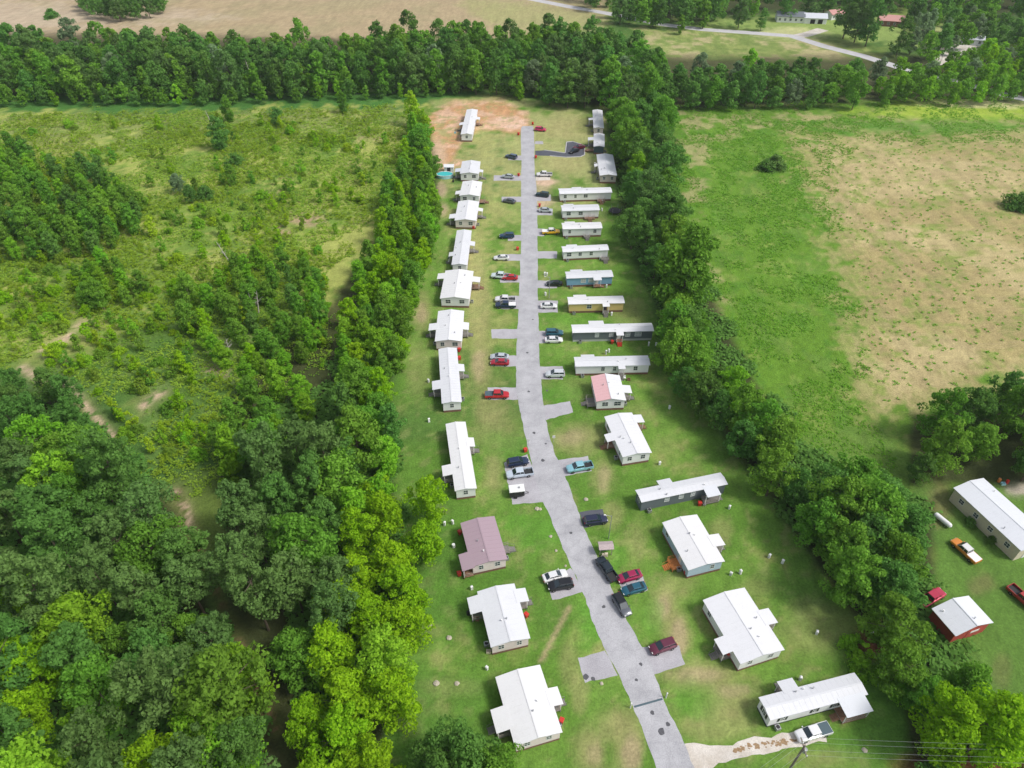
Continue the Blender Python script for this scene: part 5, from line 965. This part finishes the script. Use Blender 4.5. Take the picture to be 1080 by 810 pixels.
wood([(960, 800), (1010, 810), (1100, 810), (1120, 900), (980, 900)], 3, 5, [('bush', 'dark', 3), ('bush', 'mid', 2)], lf('under the power lines at the bottom right'), 'bushes under the power lines', 37, cat='bush', smin=.7, smax=1.1)
for x, y, s, m, l in [(1000, 765, .95, 'lime', 'lime tree at the bottom right, left one of two'), (1038, 772, 1.15, 'lime', 'larger lime tree at the bottom right'), (1090, 765, .8, 'bright', 'bright tree cut by the bottom right edge'), (490, 798, .95, 'dark', 'dark round tree at the bottom centre edge'), (462, 812, .8, 'dark', 'dark tree left of the bottom centre one'), (520, 815, .8, 'mid', 'mid green tree right of the bottom centre one'), (722, 305, 1.7, 'mid', 'big rounded tree overhanging the lawn right of the mustard yellow home'), (712, 345, 1.1, 'mid', 'lower rounded tree right of the mustard yellow home')]:
    p = P(x, y, 7); tree('broad', p.x, p.y, s, m, l, 'tree')
# G right clump
wood([(985, 445), (1010, 425), (1060, 405), (1180, 400), (1180, 485), (1080, 482), (1035, 475), (1000, 478), (982, 465)], 8, 6.4, [('broad', 'mid', 5), ('broad', 'bright', 2.5), ('broad', 'dark', 2)], lf('behind the long cream shed'), 'trees in the clump behind the cream shed', 38, smin=.75, smax=1.1)
wood([(925, 495), (970, 490), (985, 510), (940, 520), (910, 512)], 4, 5, [('broad', 'dark', 2), ('bush', 'mid', 2)], lf('between the right tree line and the cream shed clump'), 'trees between tree line and shed clump', 39, smin=.5, smax=.7)
for x, y, s in [(1023, 553, .45), (1046, 571, .45)]:
    p = P(x, y); tree('bush', p.x, p.y, s, 'dark', 'small dark shrub against the long cream shed, '+('upper' if y < 560 else 'lower'), 'bush')
# dead trees
def dead(x, y, h, lean, seed, label):
    p = P(x, y); rs_ = random.Random(seed); root = empty('dead_tree', (p.x, p.y, 0), 0, label, 'dead tree'); b_ = MB(); top = Vector((lean[0], lean[1], h)); b_.bar((0, 0, 0), top*.55, .2, .13); b_.bar(top*.55, top, .13, .04)
    b_.build('trunk', M['dead'], root); b2 = MB()
    for i in range(11):
        f = rs_.uniform(.35, .95); p0 = top*f; an = rs_.uniform(0, 6.28); l_ = rs_.uniform(1, 2.6)*(1.2-f); b2.bar(p0, p0+Vector((math.cos(an)*l_, math.sin(an)*l_, l_*.8)), .06, .02, 5)
    b2.build('branches', M['dead'], root)
dead(246, 282, 8, (-3.5, 1.5, 0), 1, 'bare pale dead tree leaning in the left meadow'); dead(268, 327, 7.5, (-.8, 1, 0), 2, 'bare pale dead trunk in the middle meadow grove'); dead(273, 330, 6.5, (.6, 1, 0), 3, 'second bare trunk in the middle meadow grove, leaning right'); dead(243, 375, 5, (0, .5, 0), 4, 'short grey dead trunk at the front of the middle meadow grove')
dead(227, 140, 9, (-1.5, 0, 0), 5, 'thin bare trunk beside the two upright meadow trees')
dead(271, 98, 15, (-2, 0, 0), 6, 'pale dead tree against the far hedgerow'); dead(200, 92, 15, (.5, 0, 0), 7, 'grey dead snag in the far hedgerow')
# ================================================================== GROUND COVER (uncountable)
def tufts(name, n, region, hgt, wid, m, seed, label, dens=None, blades=5):
    rs = np.random.default_rng(seed); wp = [tuple(P(x, y)[:2]) for x, y in region]; xs, ys = [p[0] for p in wp], [p[1] for p in wp]
    x = rs.uniform(min(xs), max(xs), n*4); y = rs.uniform(min(ys), max(ys), n*4); ok = sdist(x, y, wp)+(fbm(x, y, 8, 3)-.5)*14 > 0
    if dens is not None: ok &= dens(x, y, rs)
    x, y = x[ok][:n], y[ok][:n]; N = len(x); hh = hgt*rs.uniform(.4, 1.3, N)*(.6+.8*fbm(x, y, 6, 2, 4.))
    X_ = np.repeat(x, blades)+rs.normal(size=N*blades)*wid*.6; Y_ = np.repeat(y, blades)+rs.normal(size=N*blades)*wid*.6; Hh = np.repeat(hh, blades)*rs.uniform(.5, 1, N*blades)
    nr = rs.normal(size=(N*blades, 3)); nr[:, 2] = np.abs(nr[:, 2])*1.2+1.6; nr /= np.linalg.norm(nr, axis=1)[:, None]
    a = np.cross(nr, rs.normal(size=(N*blades, 3))); a /= np.linalg.norm(a, axis=1)[:, None]; b_ = np.cross(nr, a); c_ = np.stack([X_, Y_, Hh*.7], 1); s_ = wid*rs.uniform(.3, .7, N*blades)[:, None]
    v = np.stack([c_-a*s_, c_-b_*s_*.6, c_+a*s_, c_+b_*s_*.6], 1).reshape(-1, 3); v[:, 2] = np.maximum(v[:, 2], .01)
    me = np_mesh(name, v, np.arange(len(v)).reshape(-1, 4), m); o = bpy.data.objects.new(name, me); col.objects.link(o); tag(o, label, 'plants', None, 'stuff'); return o
mead = [(-120, 122), (455, 112), (425, 170), (380, 260), (345, 290), (340, 430), (240, 460), (225, 520), (185, 530), (130, 480), (80, 405), (-120, 395)]
tufts('meadow_weeds', 26000, mead, .7, .55, LM['weed'], 41, 'knee high weeds covering the open left meadow', lambda x, y, r: (fbm(x, y, 12, 4, 31.) > .44) & off_track(x, y))
tufts('goldenrod', 9000, mead, .9, .42, leaf_mat('golden', (.2, .33, .04)), 42, 'yellow green tall weeds in drifts across the left meadow', lambda x, y, r: fbm(x, y, 15, 4, 51.) > .52)
tufts('meadow_stalks', 9500, mead, 1.8, .42, leaf_mat('stalks', (.3, .46, .03)), 48, 'upright yellow green plants dotted through the left meadow', lambda x, y, r: (fbm(x, y, 20, 4, 61.) > .5) & off_track(x, y) & ((y > 150) | (fbm(x, y, 9, 3, 71.) > .6)), 14)
tufts('pasture_weeds', 22000, [(712, 112), (1000, 100), (1150, 118), (1150, 150), (900, 150), (868, 200), (900, 300), (900, 380), (925, 440), (930, 500), (840, 470), (790, 380), (745, 290), (722, 200)], .35, .36, leaf_mat('pasture', (.2, .4, .035)), 43, 'lush green weeds along the left side of the right pasture', lambda x, y, r: fbm(x, y, 7, 4, 3.) > .47)
tufts('pasture_tufts', 1100, [(860, 145), (1150, 150), (1150, 400), (930, 430), (905, 360), (905, 260), (870, 190)], .4, .38, leaf_mat('pasture', (.2, .4, .035)), 44, 'scattered green tufts in the dry right pasture', None, 12)
tufts('understory', 24000, [(-200, 420), (60, 420), (130, 480), (185, 560), (220, 660), (280, 790), (300, 900), (-200, 900)], 1.2, .9, LM['dark'], 45, 'dark undergrowth below the lower left wood', None, 3)
tufts('understory', 14000, [(240, 470), (340, 400), (400, 300), (440, 130), (455, 200), (440, 260), (400, 430), (412, 560), (418, 640), (400, 760), (330, 800), (270, 640)], 1.2, .9, LM['dark'], 46, 'dark undergrowth below the middle wood and tall row', None, 3)
tufts('understory', 16000, [(655, 120), (705, 110), (712, 200), (745, 300), (790, 390), (830, 470), (900, 520), (985, 530), (985, 640), (1010, 720), (1060, 790), (1000, 790), (950, 720), (900, 640), (850, 565), (790, 485), (745, 415), (705, 360), (690, 290), (665, 250)], 1.2, .9, LM['dark'], 47, 'dark undergrowth below the right tree line', None, 3)
# ================================================================== BUILD THE TREES
LAND = {
 'trees at the hedgerow crossing': [((650, 70), 'at its left'), ((690, 60), 'at its upper right'), ((690, 95), 'at its lower right'), ((650, 100), 'behind the farthest home')],
 'trees in the block beyond the right pasture': [((715, 80), 'at its left end'), ((750, 70), 'left of its middle'), ((790, 70), 'in its middle'), ((840, 70), 'right of its middle'), ((890, 70), 'at its right end')],
 'trees in the sunlit clump at the top right': [((935, 85), 'at its left end'), ((980, 85), 'left of its middle'), ((1020, 75), 'right of its middle'), ((1065, 60), 'at the right edge')],  # things one can find beside each wood, surveyed on the photo
 'trees of the lower left wood': [((20, 480), 'near its upper left corner'), ((60, 560), 'left of centre'), ((130, 540), 'near the sandy track'), ((180, 620), 'beside the upper shady track'), ((225, 720), 'beside the lower shady track'), ((60, 650), 'right of the lime trees'), ((20, 700), 'among the lime trees'), ((60, 780), 'in the bottom left corner'), ((130, 720), 'in the lower middle'), ((170, 790), 'at the bottom edge'), ((120, 620), 'in the middle')],
 'trees of the middle wood': [((300, 460), 'at its upper end'), ((340, 520), 'on its lawn side, upper half'), ((270, 540), 'on its track side, upper half'), ((270, 610), 'on its track side, lower half'), ((330, 620), 'on its lawn side, lower half'), ((300, 690), 'at its lower tip')],
 'trees where row and wood meet': [((370, 420), 'by the long narrow home'), ((400, 480), 'nearest the lawn'), ((360, 510), 'nearest the pines')],
 'lime green trees beside the lower lawn': [((440, 520), 'level with the plum roof'), ((400, 580), 'left of the plum roofed home'), ((410, 660), 'by the cluttered deck home'), ((350, 700), 'on its left side'), ((400, 740), 'by the largest left home'), ((340, 780), 'in its lower left'), ((400, 810), 'at the bottom edge')],
 'trees in the tall row left of the homes': [((440, 140), 'by the clay bank home'), ((445, 180), 'level with the pool'), ((440, 225), 'by the red cornered home'), ((435, 265), 'by the ramp deck home'), ((425, 305), 'by the upper porches home'), ((415, 350), 'by the matching porches home'), ((400, 400), 'by the long narrow home'), ((370, 300), 'on its meadow side, middle'), ((390, 220), 'on its meadow side, far part'), ((360, 390), 'on its meadow side, near part')],
 'trees of the upper left grove': [((20, 170), 'at its upper left'), ((80, 180), 'at its top'), ((130, 215), 'at its right end'), ((80, 220), 'in its middle'), ((20, 215), 'at its left edge'), ((30, 250), 'at its lower left'), ((90, 250), 'at its lower side')],
 'trees of the small clump': [((95, 280), 'on its left'), ((135, 300), 'on its right')],
 'trees of the middle meadow grove': [((215, 300), 'at its left'), ((270, 280), 'at its top'), ((340, 280), 'at its upper right'), ((230, 345), 'at its lower left'), ((280, 330), 'by the bare trunks'), ((340, 330), 'at its right'), ((280, 370), 'at its bottom')],
 'trees in the far part of the right tree line': [((660, 130), 'beside the farthest home'), ((665, 165), 'beside the grey sloped home'), ((665, 210), 'by the trampoline'), ((680, 255), 'by the overhung home'), ((700, 300), 'level with the sky blue home'), ((720, 320), 'level with the mustard home'), ((695, 130), 'on the pasture side, far end'), ((705, 190), 'on the pasture side, middle'), ((725, 260), 'on the pasture side, near end')],
 'trees in the middle part of the right tree line': [((710, 350), 'level with the long grey home'), ((740, 390), 'level with the pink roof'), ((775, 430), 'level with the brown decks'), ((810, 480), 'by the red grill home'), ((850, 520), 'at its near end'), ((800, 420), 'on the pasture side')],
 'trees in the nearest part of the right tree line': [((860, 520), 'at its far end'), ((870, 570), 'by the orange deck home'), ((910, 620), 'above the red gully'), ((960, 540), 'by the white tank'), ((960, 590), 'by the orange pickup'), ((975, 640), 'by the small red barn'), ((910, 560), 'in its middle')],
 'trees in the clump behind the cream shed': [((980, 470), 'at its left end'), ((1030, 440), 'in its middle'), ((1060, 480), 'just above the shed'), ((1080, 420), 'at its right')],
 'trees of the long far hedgerow': [((20, 65), 'at the left edge'), ((100, 65), 'below the dark clump'), ((180, 65), 'left of the grey snag'), ((250, 65), 'left of the pale dead tree'), ((320, 60), 'beyond the meadow'), ((390, 60), 'beyond the pale green tree'), ((450, 55), 'beyond the tall row tip'), ((500, 55), 'beyond the clay bank home'), ((550, 60), 'straight beyond the road end'), ((600, 60), 'at its right end')],
 'saplings and bushes scattered in the left meadow': [((300, 150), 'at its far side'), ((380, 180), 'near the tall row, far part'), ((180, 180), 'by the sage tree'), ((60, 140), 'beyond the grove'), ((200, 250), 'right of the grove'), ((300, 230), 'by the bare sandy patches'), ((60, 310), 'below the grove'), ((60, 360), 'left by the sandy track'), ((130, 360), 'right of the sandy track'), ((150, 440), 'in its lower part'), ((220, 420), 'below the middle grove'), ((20, 320), 'at the left edge'), ((110, 330), 'under the small clump'), ((30, 375), 'above the lower left wood'), ((180, 380), 'left of the middle grove'), ((340, 180), 'in its far right part'), ((130, 150), 'in its far left part'), ((240, 200), 'in its centre')],
}
ORD = ['', ', second nearest', ', third nearest', ', fourth nearest', ', fifth nearest', ', sixth nearest', ', seventh nearest', ', eighth nearest', ', ninth nearest', ', tenth nearest', ', eleventh nearest', ', twelfth nearest']
def appar(t):
    dd = t['y']*_c+(CAM_H-5)*_s
    if dd < 5: return -1, False
    a, b_ = to_px(t['x'], t['y'], 7.0)
    return t['s']*PROTO[t['kind']][2]/dd, (-25 < a < 1105 and -15 < b_ < 840)
for t_ in TREES: t_['ap'], t_['inv'] = appar(t_)
keep, rest = [], []
for nm in sorted(set(t_['name'] for t_ in TREES)):
    L = sorted([t_ for t_ in TREES if t_['name'] == nm], key=lambda t_: (not t_['solo'], not t_['inv'], -t_['ap']))
    L1 = [t_ for t_ in L if t_['inv'] or t_['solo']][:298]; keep += L1; ids = set(id(t_) for t_ in L1); rest += [t_ for t_ in L if id(t_) not in ids]
for t_ in keep:
    if not t_['solo'] and t_['group'] in LAND:
        a, b_ = to_px(t_['x'], t_['y'], 7.0); t_['label'] += ', '+min(LAND[t_['group']], key=lambda q_: (q_[0][0]-a)**2+(q_[0][1]-b_)**2)[1]
sets = {}
for t_ in keep: sets.setdefault(t_['label'], []).append(t_)
for l, L in sets.items():
    if 1 < len(L) <= len(ORD):
        for i, t_ in enumerate(sorted(L, key=lambda t_: t_['y'])): t_['label'] += ORD[i] if i else ', nearest'
    elif len(L) > 1 and not L[0]['group']:
        for t_ in L: t_['group'] = 'trees '+l[:40]
for t_ in keep:
    if len(t_['label'].split()) > 16: t_['label'] = t_['label'].replace(' in the ', ' of ', 1).replace(' at the ', ' at ', 1).replace('by the ', 'by ').replace('in its ', '')
    cm, tm = PROTO[t_['kind']][0][t_['v']]; s_ = t_['s']
    root = empty(t_['name'], (t_['x'], t_['y'], 0), t_['rz'], t_['label'], t_['cat'], t_['group']); root.scale = (s_, s_, s_*t_['sz'])
    c_ = bpy.data.objects.new('crown', cm); col.objects.link(c_); c_.parent = root; c_.material_slots[0].link = 'OBJECT'; c_.material_slots[0].material = LM[t_['m']]
    k_ = bpy.data.objects.new('trunk', tm); col.objects.link(k_); k_.parent = root
# the rest of each kind reads as mass: one object of joined leaf clumps
for nm, lab in (('broadleaf_tree', 'dark broad trees massed in the far hedgerow and the woods beyond the fields'), ('slender_tree', 'slender trees massed at the far hedgerow and woods'), ('pine_tree', 'pines massed in the far woods'), ('sapling', 'further saplings outside the near meadow'), ('bush', 'further low bushes at the fringes')):
    L = [t_ for t_ in rest if t_['name'] == nm]
    if not L: continue
    lo = {}; VV = []; MI = []; slots = []; off = 0
    for t_ in L:
        key = (t_['kind'], t_['v'] % 3)
        if key not in lo:
            _, H_, R_ = PROTO[t_['kind']]; far = t_['kind'].startswith('far'); rs = np.random.default_rng(key[1]+5)
            par = {'pine': ('pine', 15, 3.9, 6.5, 45, 36, .4, 1.1), 'broad': ('round', 13, 5, 2.5, 55, 36, .45, 1.4), 'tall': ('tall', 11, 2.5, .8, 40, 30, .38, .9), 'small': ('tall', 5.5, 1.7, .4, 20, 25, .28, .65), 'bush': ('dome', 3, 2.6, .1, 30, 30, .3, .8), 'farbroad': ('round', 18, 5.6, 3, 52, 30, .68, 1.75), 'fartall': ('tall', 17, 3.9, 1.5, 42, 28, .62, 1.4)}[t_['kind']]
            me, _ = crown_mesh('tmp', 50+key[1]*7, *par); v = np.empty(len(me.vertices)*3, np.float32); me.vertices.foreach_get('co', v); lo[key] = v.reshape(-1, 3).copy(); bpy.data.meshes.remove(me)
        v = lo[key]*t_['s']; c2, s2 = math.cos(t_['rz']), math.sin(t_['rz'])
        w_ = np.stack([v[:, 0]*c2-v[:, 1]*s2+t_['x'], v[:, 0]*s2+v[:, 1]*c2+t_['y'], v[:, 2]*t_['sz']], 1); VV.append(w_)
        sk = (t_['m'], random.randrange(3))
        if sk not in slots: slots.append(sk)
        MI.append(np.full(len(w_)//4, slots.index(sk), np.int32))
    V_ = np.concatenate(VV); me = np_mesh(nm+'s', V_, np.arange(len(V_)).reshape(-1, 4), None)
    for m_, k_ in slots: f = (.84, 1.0, 1.16)[k_]; me.materials.append(leaf_mat(m_+'_%s' % 'abc'[k_], tuple(a*f for a in LC[m_]), 0))
    me.polygons.foreach_set('material_index', np.concatenate(MI)); o = bpy.data.objects.new(nm.replace('_tree', '_woodland'), me); col.objects.link(o); tag(o, lab, 'trees', None, 'stuff')
